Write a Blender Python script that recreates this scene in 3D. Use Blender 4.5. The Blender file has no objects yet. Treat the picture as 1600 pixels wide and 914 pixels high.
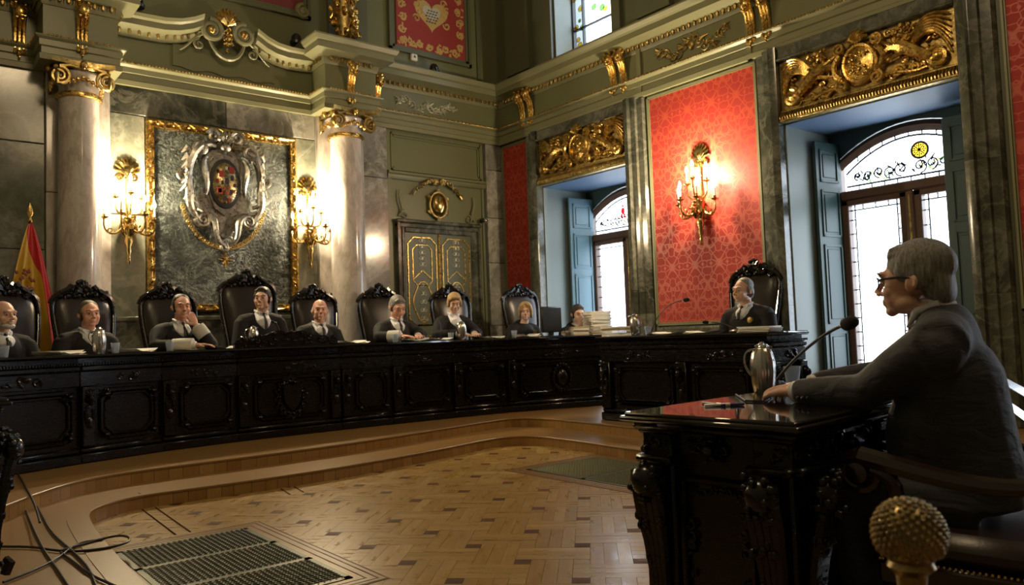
import bpy, math, random
from mathutils import Vector, Matrix
PI = math.pi
S = bpy.context.scene
COL = S.collection

# ---------------------------------------------------------------- camera
FPX = 1200.0
YAW, PIT, ROL = [math.radians(a) for a in (39.35, 3.2, -2.06)]
CAMZ = 1.05
_f = Vector((math.sin(YAW)*math.cos(PIT), math.cos(YAW)*math.cos(PIT), math.sin(PIT)))
_r = Vector((math.cos(YAW), -math.sin(YAW), 0))
_u = _r.cross(_f)
CR = _r*math.cos(ROL) + _u*math.sin(ROL)
CU = -_r*math.sin(ROL) + _u*math.cos(ROL)
CF = _f
cam = bpy.data.cameras.new('camera')
cam.sensor_width = 36.0
cam.lens = 36.0*FPX/1600.0
cam.dof.use_dof = True
cam.dof.focus_distance = 4.2
cam.dof.aperture_fstop = 4.5
cam.clip_start = 0.05
cam.clip_end = 200
camo = bpy.data.objects.new('camera', cam)
COL.objects.link(camo)
m = Matrix.Identity(4)
for i in range(3):
    m[i][0] = CR[i]; m[i][1] = CU[i]; m[i][2] = -CF[i]
m[0][3], m[1][3], m[2][3] = 0.0, 0.0, CAMZ
camo.matrix_world = m
S.camera = camo

def ray(x, y):
    return CR*((x-800)/FPX) - CU*((y-457)/FPX) + CF
def on_z(x, y, z):
    d = ray(x, y); t = (z-CAMZ)/d.z
    return Vector((d.x*t, d.y*t, z))
def on_y(x, y, Y):
    d = ray(x, y); t = Y/d.y
    return Vector((d.x*t, Y, CAMZ+d.z*t))
def on_x(x, y, X):
    d = ray(x, y); t = X/d.x
    return Vector((X, d.y*t, CAMZ+d.z*t))

# ---------------------------------------------------------------- world, lights, exposure
W = bpy.data.worlds.new('overcast_sky')
S.world = W
W.use_nodes = True
bg = W.node_tree.nodes['Background']
bg.inputs['Color'].default_value = (0.80, 0.90, 1.0, 1)
bg.inputs['Strength'].default_value = 5.0
S.view_settings.view_transform = 'Standard'
S.view_settings.look = 'None'
S.view_settings.gamma = 1.0
S.view_settings.exposure = 0.48
S.view_settings.use_curve_mapping = False
S.cycles.use_denoising = True
S.cycles.max_bounces = 8
S.cycles.sample_clamp_indirect = 6.0

def lamp(name, kind, loc, energy, color, size=0.1, rot=None, **kw):
    l = bpy.data.lights.new(name, kind)
    l.energy = energy; l.color = color
    if kind == 'POINT': l.shadow_soft_size = size
    if kind == 'AREA':
        l.shape = 'RECTANGLE'; l.size = size; l.size_y = kw.get('size_y', size)
    o = bpy.data.objects.new(name, l)
    o.location = loc
    if rot: o.rotation_euler = rot
    COL.objects.link(o)
    if kw.get('portal'): l.cycles.is_portal = True
    return o
WARM = (1.0, 0.74, 0.42)
# hall chandeliers hanging from the vault, above the picture
lamp('chandelier_light', 'POINT', (1.5, 3.2, 5.7), 150, WARM, 0.45)
lamp('chandelier_light', 'POINT', (2.6, -1.6, 5.8), 80, WARM, 0.45)

# ---------------------------------------------------------------- mesh building
class MB:
    def __init__(s):
        s.v = []; s.f = []; s.uv = None
    def mark(s): return len(s.v)
    def xf(s, k, M):
        for i in range(k, len(s.v)): s.v[i] = tuple(M @ Vector(s.v[i]))
        return s
    def box(s, x0, y0, z0, x1, y1, z1):
        if x0 > x1: x0, x1 = x1, x0
        if y0 > y1: y0, y1 = y1, y0
        if z0 > z1: z0, z1 = z1, z0
        k = len(s.v)
        s.v += [(x0,y0,z0),(x1,y0,z0),(x1,y1,z0),(x0,y1,z0),(x0,y0,z1),(x1,y0,z1),(x1,y1,z1),(x0,y1,z1)]
        s.f += [tuple(k+i for i in q) for q in ((3,2,1,0),(4,5,6,7),(0,1,5,4),(1,2,6,5),(2,3,7,6),(3,0,4,7))]
        return s
    def cbox(s, x0, y0, z0, x1, y1, z1, c):
        """box with chamfered edges"""
        if x0 > x1: x0, x1 = x1, x0
        if y0 > y1: y0, y1 = y1, y0
        if z0 > z1: z0, z1 = z1, z0
        c = min(c, (x1-x0)*.45, (y1-y0)*.45, (z1-z0)*.45)
        k = len(s.v); idx = {}
        lo = (x0,y0,z0); hi = (x1,y1,z1)
        for sx in (0,1):
            for sy in (0,1):
                for sz in (0,1):
                    sg = (sx,sy,sz)
                    for a in range(3):
                        p = []
                        for b in range(3):
                            e = hi[b] if sg[b] else lo[b]
                            if b != a: e += -c if sg[b] else c
                            p.append(e)
                        idx[(sg,a)] = len(s.v); s.v.append(tuple(p))
        def F(q, out):
            p = [Vector(s.v[i]) for i in q]
            n = (p[1]-p[0]).cross(p[2]-p[0])
            s.f.append(tuple(q) if n.dot(Vector(out)) > 0 else tuple(reversed(q)))
        for a in range(3):
            b, d = (a+1)%3, (a+2)%3
            for sa in (0,1):
                q = []
                for sb, sd in ((0,0),(1,0),(1,1),(0,1)):
                    sg = [0,0,0]; sg[a]=sa; sg[b]=sb; sg[d]=sd
                    q.append(idx[(tuple(sg),a)])
                o = [0,0,0]; o[a] = 1 if sa else -1
                F(q, o)
            for sb in (0,1):
                for sd in (0,1):
                    q = []
                    for sa, ax in ((0,b),(1,b),(1,d),(0,d)):
                        sg = [0,0,0]; sg[a]=sa; sg[b]=sb; sg[d]=sd
                        q.append(idx[(tuple(sg),ax)])
                    o = [0,0,0]; o[b] = 1 if sb else -1; o[d] = 1 if sd else -1
                    F(q, o)
        for sx in (0,1):
            for sy in (0,1):
                for sz in (0,1):
                    F([idx[((sx,sy,sz),a)] for a in range(3)], [1 if e else -1 for e in (sx,sy,sz)])
        return s
    def prism(s, poly, a, b, plane='xz'):
        """polygon extruded from a to b along the third axis"""
        n = len(poly); k = len(s.v)
        def P(p, t):
            if plane == 'xz': return (p[0], t, p[1])
            if plane == 'xy': return (p[0], p[1], t)
            return (t, p[0], p[1])
        for t in (a, b):
            for p in poly: s.v.append(P(p, t))
        s.f.append(tuple(range(k, k+n))); s.f.append(tuple(range(k+2*n-1, k+n-1, -1)))
        for i in range(n):
            j = (i+1) % n
            s.f.append((k+j, k+i, k+n+i, k+n+j))
        return s
    def lathe(s, prof, n=24, c=(0,0,0), axis='z', a0=0.0, a1=2*PI, sx=1.0, sy=1.0):
        k = len(s.v); full = abs(a1-a0-2*PI) < 1e-6
        m = n if full else n+1
        for r, z in prof:
            for i in range(m):
                a = a0+(a1-a0)*i/n
                p = (r*math.cos(a)*sx, r*math.sin(a)*sy, z)
                if axis == 'y': p = (p[0], -p[2], p[1])
                if axis == 'x': p = (p[2], p[0], p[1])
                s.v.append((c[0]+p[0], c[1]+p[1], c[2]+p[2]))
        for j in range(len(prof)-1):
            for i in range(n):
                i2 = (i+1) % m
                s.f.append((k+j*m+i, k+j*m+i2, k+(j+1)*m+i2, k+(j+1)*m+i))
        if full:
            if prof[0][0] > 1e-6: s.f.append(tuple(k+i for i in range(m-1,-1,-1)))
            if prof[-1][0] > 1e-6: s.f.append(tuple(k+(len(prof)-1)*m+i for i in range(m)))
        return s
    def tube(s, pts, r, n=6, flat=1.0, up=None):
        """tapered tube through pts; r a number or one radius each"""
        pts = [Vector(p) for p in pts]; N = len(pts); k = len(s.v)
        if not hasattr(r, '__len__'): r = [r]*N
        prev = None
        for i, p in enumerate(pts):
            d = (pts[min(i+1,N-1)] - pts[max(i-1,0)])
            if d.length < 1e-9: d = Vector((0,0,1))
            d.normalize()
            if up is not None: b = Vector(up)
            elif prev is None:
                b = Vector((0,0,1)) if abs(d.z) < .9 else Vector((1,0,0))
            else: b = prev
            a = b - d*b.dot(d)
            if a.length < 1e-6: a = d.orthogonal()
            a.normalize(); prev = a
            c = d.cross(a)
            for j in range(n):
                t = 2*PI*j/n
                s.v.append(tuple(p + a*(r[i]*flat*math.cos(t)) + c*(r[i]*math.sin(t))))
        for i in range(N-1):
            for j in range(n):
                j2 = (j+1) % n
                s.f.append((k+i*n+j, k+i*n+j2, k+(i+1)*n+j2, k+(i+1)*n+j))
        s.f.append(tuple(k+j for j in range(n-1,-1,-1)))
        s.f.append(tuple(k+(N-1)*n+j for j in range(n)))
        return s
    def ell(s, c, r, nu=8, nv=6, M=None):
        if not hasattr(r, '__len__'): r = (r,r,r)
        k = len(s.v); c = Vector(c)
        def put(p):
            q = Vector((p[0]*r[0], p[1]*r[1], p[2]*r[2]))
            if M is not None: q = M @ q
            s.v.append(tuple(c+q))
        put((0,0,-1))
        for j in range(1, nv):
            ph = -PI/2 + PI*j/nv
            for i in range(nu):
                a = 2*PI*i/nu
                put((math.cos(ph)*math.cos(a), math.cos(ph)*math.sin(a), math.sin(ph)))
        put((0,0,1)); e = len(s.v)-1
        for i in range(nu):
            i2 = (i+1) % nu
            s.f.append((k, k+1+i2, k+1+i))
            s.f.append((e, k+1+(nv-2)*nu+i, k+1+(nv-2)*nu+i2))
            for j in range(nv-2):
                s.f.append((k+1+j*nu+i, k+1+j*nu+i2, k+1+(j+1)*nu+i2, k+1+(j+1)*nu+i))
        return s
    def sweep(s, prof, path, closed=False, caps=True):
        """prof (out, up) carried along a 3-D path; out is to the right of travel in plan"""
        P = [Vector(p) for p in path]; N = len(P); k = len(s.v); n = len(prof)
        for i, p in enumerate(P):
            if closed: a, b = P[i-1], P[(i+1) % N]
            else: a, b = P[max(i-1,0)], P[min(i+1,N-1)]
            d1 = (p-a); d2 = (b-p)
            d1.z = 0; d2.z = 0
            if d1.length < 1e-9: d1 = d2.copy()
            if d2.length < 1e-9: d2 = d1.copy()
            d1.normalize(); d2.normalize()
            n1 = Vector((d1.y, -d1.x, 0)); n2 = Vector((d2.y, -d2.x, 0))
            nn = n1+n2
            if nn.length < 1e-6: nn = n1.copy()
            nn.normalize()
            sc = 1.0/max(.35, nn.dot(n1))
            for o, z in prof: s.v.append(tuple(p + nn*(o*sc) + Vector((0,0,z))))
        for i in range(N if closed else N-1):
            i2 = (i+1) % N
            for j in range(n):
                j2 = (j+1) % n
                s.f.append((k+i*n+j, k+i*n+j2, k+i2*n+j2, k+i2*n+j))
        if not closed and caps:
            s.f.append(tuple(k+j for j in range(n-1,-1,-1)))
            s.f.append(tuple(k+(N-1)*n+j for j in range(n)))
        return s
    def grid(s, fn, nu, nv):
        k = len(s.v)
        for j in range(nv+1):
            for i in range(nu+1): s.v.append(tuple(fn(i/nu, j/nv)))
        for j in range(nv):
            for i in range(nu):
                a = k+j*(nu+1)+i
                s.f.append((a, a+1, a+nu+2, a+nu+1))
        return s
    def mesh(s, name, mat, sharp=38, smooth=True):
        me = bpy.data.meshes.new(name)
        me.from_pydata(s.v, [], s.f)
        if mat is not None: me.materials.append(mat)
        if smooth:
            me.polygons.foreach_set('use_smooth', [True]*len(me.polygons))
            me.set_sharp_from_angle(angle=math.radians(sharp))
        me.update()
        return me
    def build(s, name, mat, parent=None, loc=None, rz=0.0, sharp=38, smooth=True):
        return link(name, s.mesh(name, mat, sharp, smooth), parent, loc, rz)
def link(name, me, parent=None, loc=None, rz=0.0):
    o = bpy.data.objects.new(name, me)
    if loc is not None: o.location = loc
    if rz: o.rotation_euler = (0,0,rz)
    if parent is not None: o.parent = parent
    COL.objects.link(o)
    return o
def tag(o, label=None, cat=None, group=None, kind=None):
    if label: o['label'] = label
    if cat: o['category'] = cat
    if group: o['group'] = group
    if kind: o['kind'] = kind
    return o
def thing(name, label, cat, loc=(0,0,0), rz=0.0, group=None):
    o = bpy.data.objects.new(name, None)
    o.location = loc; o.rotation_euler = (0,0,rz); o.empty_display_size = .1
    COL.objects.link(o)
    return tag(o, label, cat, group)
def struct(o, label=None):
    o['kind'] = 'structure'
    if label: o['label'] = label
    return o
def holder(name, loc=(0,0,0), rz=0.0, label=None):
    o = bpy.data.objects.new(name, None)
    o.location = loc; o.rotation_euler = (0,0,rz); o.empty_display_size = .1
    COL.objects.link(o)
    return struct(o, label)
def copy_tree(o, parent=None):
    c = o.copy(); COL.objects.link(c)
    if parent is not None: c.parent = parent
    for ch in list(o.children): copy_tree(ch, c)
    return c
def spiral(c, r0, turns, a0=0.0, sgn=1, n=22, rend=.12, y=0.0):
    """in the x-z plane, from the outer radius inwards"""
    out = []
    for i in range(n+1):
        t = i/n; a = a0 + sgn*2*PI*turns*t
        r = r0*(1-t)+r0*rend*t
        out.append((c[0]+r*math.cos(a), y, c[1]+r*math.sin(a)))
    return out
def bez(p0, p1, p2, p3, n=10):
    p0, p1, p2, p3 = [Vector(p) for p in (p0,p1,p2,p3)]
    return [p0*(1-t)**3 + p1*3*t*(1-t)**2 + p2*3*t*t*(1-t) + p3*t**3 for t in [i/n for i in range(n+1)]]
def taper(n, r0, r1, mid=None):
    if mid is None: return [r0+(r1-r0)*i/(n-1) for i in range(n)]
    return [r0+(mid-r0)*i/((n-1)/2) if i <= (n-1)/2 else mid+(r1-mid)*(i-(n-1)/2)/((n-1)/2) for i in range(n)]
def carve(mb, x0, z0, x1, z1, y, depth, n, rnd, big=1.0):
    """carved relief: little scrolls and leaf lobes that fill a rectangle, outward is -y"""
    w, h = x1-x0, z1-z0; sz = math.sqrt(w*h/max(n,1))*big
    for i in range(n):
        cx, cz = rnd.uniform(x0+sz*.3, x1-sz*.3), rnd.uniform(z0+sz*.3, z1-sz*.3)
        if rnd.random() < .45:
            sg = rnd.choice((-1,1)); r = sz*rnd.uniform(.35,.6)
            p = spiral((cx,cz), r, 1.2, rnd.uniform(0,6.28), sg, 11, .2, y)
            mb.tube(p, taper(len(p), sz*.13, sz*.17), 5)
        else:
            a = rnd.uniform(0, PI)
            mb.ell((cx, y, cz), (sz*rnd.uniform(.3,.55), depth*rnd.uniform(.6,1.0), sz*.2), 7, 5, Matrix.Rotation(a, 3, 'Y'))
    return mb
# ---------------------------------------------------------------- materials
class NT:
    def __init__(s, name):
        s.m = bpy.data.materials.new(name); s.m.use_nodes = True
        s.t = s.m.node_tree; s.b = s.t.nodes['Principled BSDF']
        s.b.inputs['Specular IOR Level'].default_value = .5
    def n(s, kind, **kw):
        nd = s.t.nodes.new(kind)
        for k, v in kw.items():
            if k in nd.inputs: nd.inputs[k].default_value = v
            else: setattr(nd, k, v)
        return nd
    def l(s, a, b): s.t.links.new(a, b)
    def coord(s, kind='Object', scale=(1,1,1), rot=(0,0,0)):
        tc = s.n('ShaderNodeTexCoord'); mp = s.n('ShaderNodeMapping')
        mp.inputs['Scale'].default_value = scale; mp.inputs['Rotation'].default_value = rot
        s.l(tc.outputs[kind], mp.inputs['Vector']); return mp.outputs['Vector']
    def noise(s, vec, scale, detail=4, rough=.55, dist=0.0):
        nd = s.n('ShaderNodeTexNoise'); nd.inputs['Scale'].default_value = scale
        nd.inputs['Detail'].default_value = detail; nd.inputs['Roughness'].default_value = rough
        nd.inputs['Distortion'].default_value = dist
        if vec is not None: s.l(vec, nd.inputs['Vector'])
        return nd.outputs['Fac']
    def ramp(s, fac, stops, interp='LINEAR'):
        r = s.n('ShaderNodeValToRGB'); cr = r.color_ramp; cr.interpolation = interp
        while len(cr.elements) < len(stops): cr.elements.new(.5)
        for e, (p, c) in zip(cr.elements, stops):
            e.position = p; e.color = (c[0], c[1], c[2], 1) if hasattr(c, '__len__') else (c, c, c, 1)
        s.l(fac, r.inputs['Fac']); return r.outputs['Color']
    def mix(s, fac, a, b, mode='MIX'):
        mx = s.n('ShaderNodeMix', data_type='RGBA', blend_type=mode)
        for sock, v in ((mx.inputs[0], fac), (mx.inputs[6], a), (mx.inputs[7], b)):
            if isinstance(v, (int, float)): sock.default_value = v
            elif isinstance(v, tuple): sock.default_value = (*v, 1)
            else: s.l(v, sock)
        return mx.outputs[2]
    def math(s, op, a, b=0.0):
        nd = s.n('ShaderNodeMath', operation=op)
        for i, v in enumerate((a, b)):
            if isinstance(v, (int, float)): nd.inputs[i].default_value = v
            else: s.l(v, nd.inputs[i])
        return nd.outputs[0]
    def bump(s, h, strength=.3, dist=.01):
        b = s.n('ShaderNodeBump'); b.inputs['Strength'].default_value = strength; b.inputs['Distance'].default_value = dist
        s.l(h, b.inputs['Height']); s.l(b.outputs['Normal'], s.b.inputs['Normal'])
    def set(s, col=None, rough=None, metal=None, coat=None):
        for key, v in (('Base Color', col), ('Roughness', rough), ('Metallic', metal), ('Coat Weight', coat)):
            if v is None: continue
            sock = s.b.inputs[key]
            if isinstance(v, tuple): sock.default_value = (*v, 1)
            elif isinstance(v, (int, float)): sock.default_value = v
            else: s.l(v, sock)
        return s
def plain(name, col, rough=.5, metal=0.0, var=.12, scale=14, bump=0.0, bscale=60, bdist=.004, coat=0.0):
    t = NT(name); v = t.coord()
    f = t.noise(v, scale, 5)
    c = t.mix(f, tuple(x*(1-var) for x in col), tuple(min(1, x*(1+var)) for x in col))
    t.set(c, rough, metal, coat)
    if bump: t.bump(t.noise(v, bscale, 4), bump, bdist)
    return t.m
def marble(name, cols, scale=1.6, rough=.16, vein=(.8,.8,.75), vamt=.35, seed=0.0, stretch=(1,1,1), bump=0.0):
    t = NT(name)
    tc = t.n('ShaderNodeTexCoord'); mp = t.n('ShaderNodeMapping')
    mp.inputs['Scale'].default_value = stretch; mp.inputs['Location'].default_value = (seed, seed*1.7, seed*.6)
    oi = t.n('ShaderNodeObjectInfo')
    ad = t.n('ShaderNodeVectorMath', operation='ADD'); sc = t.n('ShaderNodeVectorMath', operation='SCALE')
    sc.inputs['Scale'].default_value = 13.0
    cb = t.n('ShaderNodeCombineXYZ')
    for i in range(3): t.l(oi.outputs['Random'], cb.inputs[i])
    t.l(cb.outputs[0], sc.inputs[0]); t.l(tc.outputs['Object'], ad.inputs[0]); t.l(sc.outputs[0], ad.inputs[1])
    t.l(ad.outputs[0], mp.inputs['Vector']); v = mp.outputs['Vector']
    f = t.noise(v, scale, 9, .62, .45)
    n = len(cols)
    c = t.ramp(f, [(.28+.44*i/(n-1), cols[i]) for i in range(n)])
    f2 = t.noise(v, scale*1.3, 8, .6, .9)
    b = t.ramp(f2, [(.46,0.0),(.497,1.0),(.512,1.0),(.55,0.0)])
    f3 = t.noise(v, scale*7, 6, .7, .5)
    c = t.mix(t.math('MULTIPLY', b, vamt), c, vein)
    c = t.mix(t.math('MULTIPLY', t.ramp(f3, [(.45,0.0),(.75,1.0)]), .5), c, tuple(x*.45 for x in cols[0]))
    t.set(c, rough)
    if bump: t.bump(t.noise(v, scale*9, 6, .6), bump, .03)
    return t.m

M = {}
M['marble_green'] = marble('grey_green_marble', [(.070,.080,.058),(.17,.18,.135),(.24,.24,.19),(.31,.30,.25)], 1.3, .17, (.45,.44,.37), .30)
M['marble_grey'] = marble('grey_marble', [(.10,.10,.085),(.24,.24,.21),(.33,.32,.28),(.44,.42,.37)], 1.5, .15, (.6,.58,.5), .35, 4)
M['marble_light'] = marble('pinkish_column_marble', [(.30,.26,.23),(.50,.46,.42),(.60,.55,.51),(.68,.64,.60)], 1.1, .10, (.34,.27,.22), .45, 2, (1,1,.45))
M['marble_dark'] = marble('dark_green_marble', [(.018,.020,.015),(.060,.063,.048),(.12,.122,.095),(.20,.195,.155)], 2.0, .15, (.30,.29,.23), .30, 7)
M['slate'] = marble('rough_dark_green_stone', [(.007,.010,.009),(.020,.027,.024),(.040,.05,.044),(.08,.095,.082)], 3.0, .20, (.22,.25,.23), .35, 1, (1,1,1), 1.0)
M['olive'] = plain('olive_green_paint', (.150,.155,.078), .42, 0, .10, 3, .08, 40)
M['olive_light'] = plain('pale_olive_paint', (.205,.205,.112), .40, 0, .08, 3)
M['sage'] = plain('grey_olive_paint', (.105,.113,.066), .45, 0, .10, 3)
M['soffit'] = plain('blue_soffit_paint', (.10,.17,.28), .5, 0, .05, 3)
M['reveal'] = plain('pale_blue_green_paint', (.23,.27,.245), .45, 0, .05, 3)
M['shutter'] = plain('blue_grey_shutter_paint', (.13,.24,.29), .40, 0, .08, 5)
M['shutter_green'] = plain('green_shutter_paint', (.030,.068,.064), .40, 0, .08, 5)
def goldm(name, col, rough, bump=.35):
    t = NT(name); v = t.coord()
    f = t.noise(v, 22, 5)
    t.set(t.ramp(f, [(.3, tuple(x*.40 for x in col)), (.62, col), (.8, tuple(min(1,x*1.12) for x in col))]), t.ramp(t.noise(v, 35, 3), [(.3, rough*.7), (.7, rough*1.5)]), 1.0)
    t.bump(t.noise(v, 45, 4), bump, .006)
    return t.m
M['gold'] = goldm('gilded_plaster', (.80,.53,.16), .27)
M['gold_dull'] = goldm('aged_gilding', (.55,.40,.15), .36)
M['brass'] = goldm('polished_brass', (.80,.58,.22), .18, .1)
M['silver'] = goldm('tarnished_silver_relief', (.52,.49,.43), .33, .3)
M['stucco'] = plain('silvered_stucco', (.42,.42,.33), .35, .4, .2, 30)
def black_wood():
    t = NT('black_lacquered_wood'); v = t.coord('Object', (1,1,9))
    f = t.noise(v, 7, 6)
    t.set(t.ramp(f, [(.3,(.0022,.0019,.0018)),(.7,(.006,.0046,.004))]), t.ramp(t.noise(v, 20, 3), [(.3,.18),(.7,.32)]), 0.0, .12)
    t.b.inputs['Coat Roughness'].default_value = .12; t.b.inputs['Specular IOR Level'].default_value = .38
    t.bump(f, .06, .004)
    return t.m
M['wood_black'] = black_wood()
M['wood_gloss'] = plain('black_polished_top', (.006,.005,.005), .07, 0, .2, 8, coat=.6)
M['wood_dark'] = plain('dark_walnut', (.022,.012,.008), .22, 0, .3, 18, coat=.3)
M['leather'] = plain('dark_brown_leather', (.020,.014,.011), .30, 0, .25, 9, .25, 160, .002)
M['leather_red'] = plain('oxblood_leather', (.022,.012,.010), .32, 0, .25, 9, .2, 160, .002)
M['steel'] = plain('brushed_steel', (.62,.60,.56), .22, 1.0, .08, 30)
M['chrome'] = plain('chrome', (.72,.72,.74), .10, 1.0, .03, 30)
M['black_plastic'] = plain('black_plastic', (.010,.010,.011), .35, 0, .1)
M['foam'] = plain('black_foam', (.008,.008,.010), .9, 0, .2, 200, .6, 300, .003)
M['rubber'] = plain('black_cable_rubber', (.012,.012,.012), .45, 0, .1)
M['white_plastic'] = plain('white_plastic', (.75,.74,.70), .4, 0, .03)
M['paper'] = plain('white_paper', (.80,.78,.73), .75, 0, .05, 6)
M['kraft'] = plain('manila_paper', (.50,.42,.27), .75, 0, .08, 10)
M['ink_blue'] = plain('blue_pen_plastic', (.015,.025,.16), .25, 0, .1)
M['walnut_frame'] = plain('brown_window_timber', (.115,.060,.036), .38, 0, .25, 22)
M['candle'] = plain('ivory_candle_tube', (.85,.78,.60), .45, 0, .03)
def emit(name, col, st):
    t = NT(name); t.set(col, .5)
    t.b.inputs['Emission Color'].default_value = (*col, 1); t.b.inputs['Emission Strength'].default_value = st
    return t.m
M['bulb'] = emit('glowing_bulb', (1.0, .86, .60), 40.0)
def glass(name, col, rough=.02, alpha_mix=.0):
    t = NT(name)
    t.set(col, rough); t.b.inputs['Transmission Weight'].default_value = 1.0; t.b.inputs['IOR'].default_value = 1.08
    return t.m
M['glass'] = glass('drinking_glass', (.95,.97,.97))
def pane(name, col, amt):
    """thin window glass: mostly straight through, a little tint and a gloss"""
    t = NT(name); nt = t.t
    out = nt.nodes['Material Output']
    tr = t.n('ShaderNodeBsdfTransparent'); tr.inputs['Color'].default_value = (*col, 1)
    gl = t.n('ShaderNodeBsdfGlossy'); gl.inputs['Roughness'].default_value = .05
    mx = t.n('ShaderNodeMixShader'); mx.inputs['Fac'].default_value = amt
    t.l(tr.outputs[0], mx.inputs[1]); t.l(gl.outputs[0], mx.inputs[2]); t.l(mx.outputs[0], out.inputs['Surface'])
    nt.nodes.remove(t.b)
    return t.m
M['pane'] = pane('clear_leaded_glass', (.97,.98,1.0), .04)
M['pane_yellow'] = pane('yellow_stained_glass', (.85,.62,.16), .05)
M['pane_amber'] = pane('pale_amber_stained_glass', (.95,.80,.42), .05)
M['pane_green'] = pane('green_stained_glass', (.30,.48,.22), .05)
M['pane_red'] = pane('red_stained_glass', (.70,.06,.08), .05)
M['pane_blue'] = pane('blue_stained_glass', (.35,.42,.75), .05)
M['lead'] = plain('lead_came', (.035,.035,.04), .5, .4)
def damask(name, base, hi):
    t = NT(name); tc = t.n('ShaderNodeTexCoord'); sp = t.n('ShaderNodeSeparateXYZ')
    t.l(tc.outputs['Object'], sp.inputs[0])
    u, w = sp.outputs['X'], sp.outputs['Z']
    cu = t.math('MULTIPLY', u, 2*PI/.32); cw = t.math('MULTIPLY', w, 2*PI/.44)
    a = t.math('ADD', t.math('COSINE', cu), t.math('COSINE', cw))
    # mirrored coordinates give the leaf motif of each ogee its symmetry
    mu = t.math('PINGPONG', u, .16); mw = t.math('PINGPONG', w, .44)
    cb = t.n('ShaderNodeCombineXYZ'); t.l(mu, cb.inputs[0]); t.l(mw, cb.inputs[1])
    vo = t.n('ShaderNodeTexVoronoi', feature='DISTANCE_TO_EDGE'); vo.inputs['Scale'].default_value = 12
    ns = t.n('ShaderNodeTexNoise'); ns.inputs['Scale'].default_value = 9; t.l(cb.outputs[0], ns.inputs['Vector'])
    wv = t.n('ShaderNodeVectorMath', operation='MULTIPLY_ADD')
    t.l(ns.outputs['Color'], wv.inputs[0]); wv.inputs[1].default_value = (.05,.05,0); t.l(cb.outputs[0], wv.inputs[2])
    t.l(wv.outputs[0], vo.inputs['Vector'])
    lines = t.ramp(vo.outputs['Distance'], [(.03,1.0),(.085,0.0)])
    og = t.ramp(t.math('ABSOLUTE', a), [(.05,1.0),(.22,0.0)])
    both = t.math('MAXIMUM', lines, og)
    wear = t.noise(tc.outputs['Object'], 2.0, 4)
    c = t.mix(t.math('MULTIPLY', both, .55), t.mix(wear, tuple(x*.85 for x in base), base), hi)
    t.set(c, t.ramp(both, [(0,.62),(1,.40)]))
    t.b.inputs['Sheen Weight'].default_value = .08; t.b.inputs['Sheen Tint'].default_value = (1,.5,.4,1)
    fine = t.n('ShaderNodeTexWave'); fine.inputs['Scale'].default_value = 90; t.l(tc.outputs['Object'], fine.inputs['Vector'])
    t.bump(fine.outputs['Fac'], .08, .001)
    return t.m
M['damask'] = damask('red_damask', (.40,.022,.014), (.60,.10,.045))
def parquet(name, cols, rough=.22, grain=1.0):
    t = NT(name)
    tc = t.n('ShaderNodeTexCoord'); mp = t.n('ShaderNodeMapping'); mp.inputs['Scale'].default_value = (2.5, 55, 1)
    t.l(tc.outputs['UV'], mp.inputs['Vector'])
    oi = t.n('ShaderNodeObjectInfo'); ge = t.n('ShaderNodeNewGeometry')
    rnd = t.math('FRACT', t.math('ADD', t.math('MULTIPLY', oi.outputs['Random'], 7.31), ge.outputs['Random Per Island']))
    ad = t.n('ShaderNodeVectorMath', operation='ADD'); cb = t.n('ShaderNodeCombineXYZ')
    for i in range(3): t.l(t.math('MULTIPLY', rnd, 60.0), cb.inputs[i])
    t.l(mp.outputs['Vector'], ad.inputs[0]); t.l(cb.outputs[0], ad.inputs[1])
    g = t.noise(ad.outputs[0], 1.0, 5)
    n = len(cols)
    c = t.ramp(rnd, [(i/(n-1), cols[i]) for i in range(n)])
    c = t.mix(t.math('MULTIPLY', t.ramp(g, [(.35,1.0),(.65,0.0)]), .45*grain), c, tuple(x*.45 for x in cols[0]))
    t.set(c, t.ramp(t.noise(t.coord(), 6, 4), [(.3,rough*.7),(.7,rough*1.5)]), 0.0, .08)
    t.b.inputs['Coat Roughness'].default_value = .10
    t.bump(g, .05, .002)
    return t.m
M['oak'] = parquet('oak_parquet', [(.275,.165,.044),(.30,.182,.050),(.33,.205,.060),(.285,.172,.046),(.39,.258,.095)], .30, .6)
M['oak_dark'] = parquet('walnut_inlay', [(.060,.022,.008),(.085,.034,.012),(.13,.058,.020)], .5)
for _k, _v in (('Specular IOR Level',.12),('Coat Weight',0.0)): M['oak_dark'].node_tree.nodes['Principled BSDF'].inputs[_k].default_value = _v
M['oak_step'] = parquet('golden_oak_steps', [(.25,.128,.030),(.31,.168,.042),(.28,.147,.036),(.36,.205,.058)], .30, .6)
M['tread'] = plain('worn_oak_tread', (.215,.120,.034), .36, 0, .14, 26)
M['bronze'] = goldm('dark_bronze', (.36,.27,.12), .30, .1)
M['grate'] = plain('dull_brass_grating', (.075,.078,.050), .40, .7, .2, 20)
M['shaft_shade'] = plain('painted_shaft_shade', (.006,.006,.005), .9)
M['plaster_dim'] = plain('dim_hall_plaster', (.20,.19,.13), .6)
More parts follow.
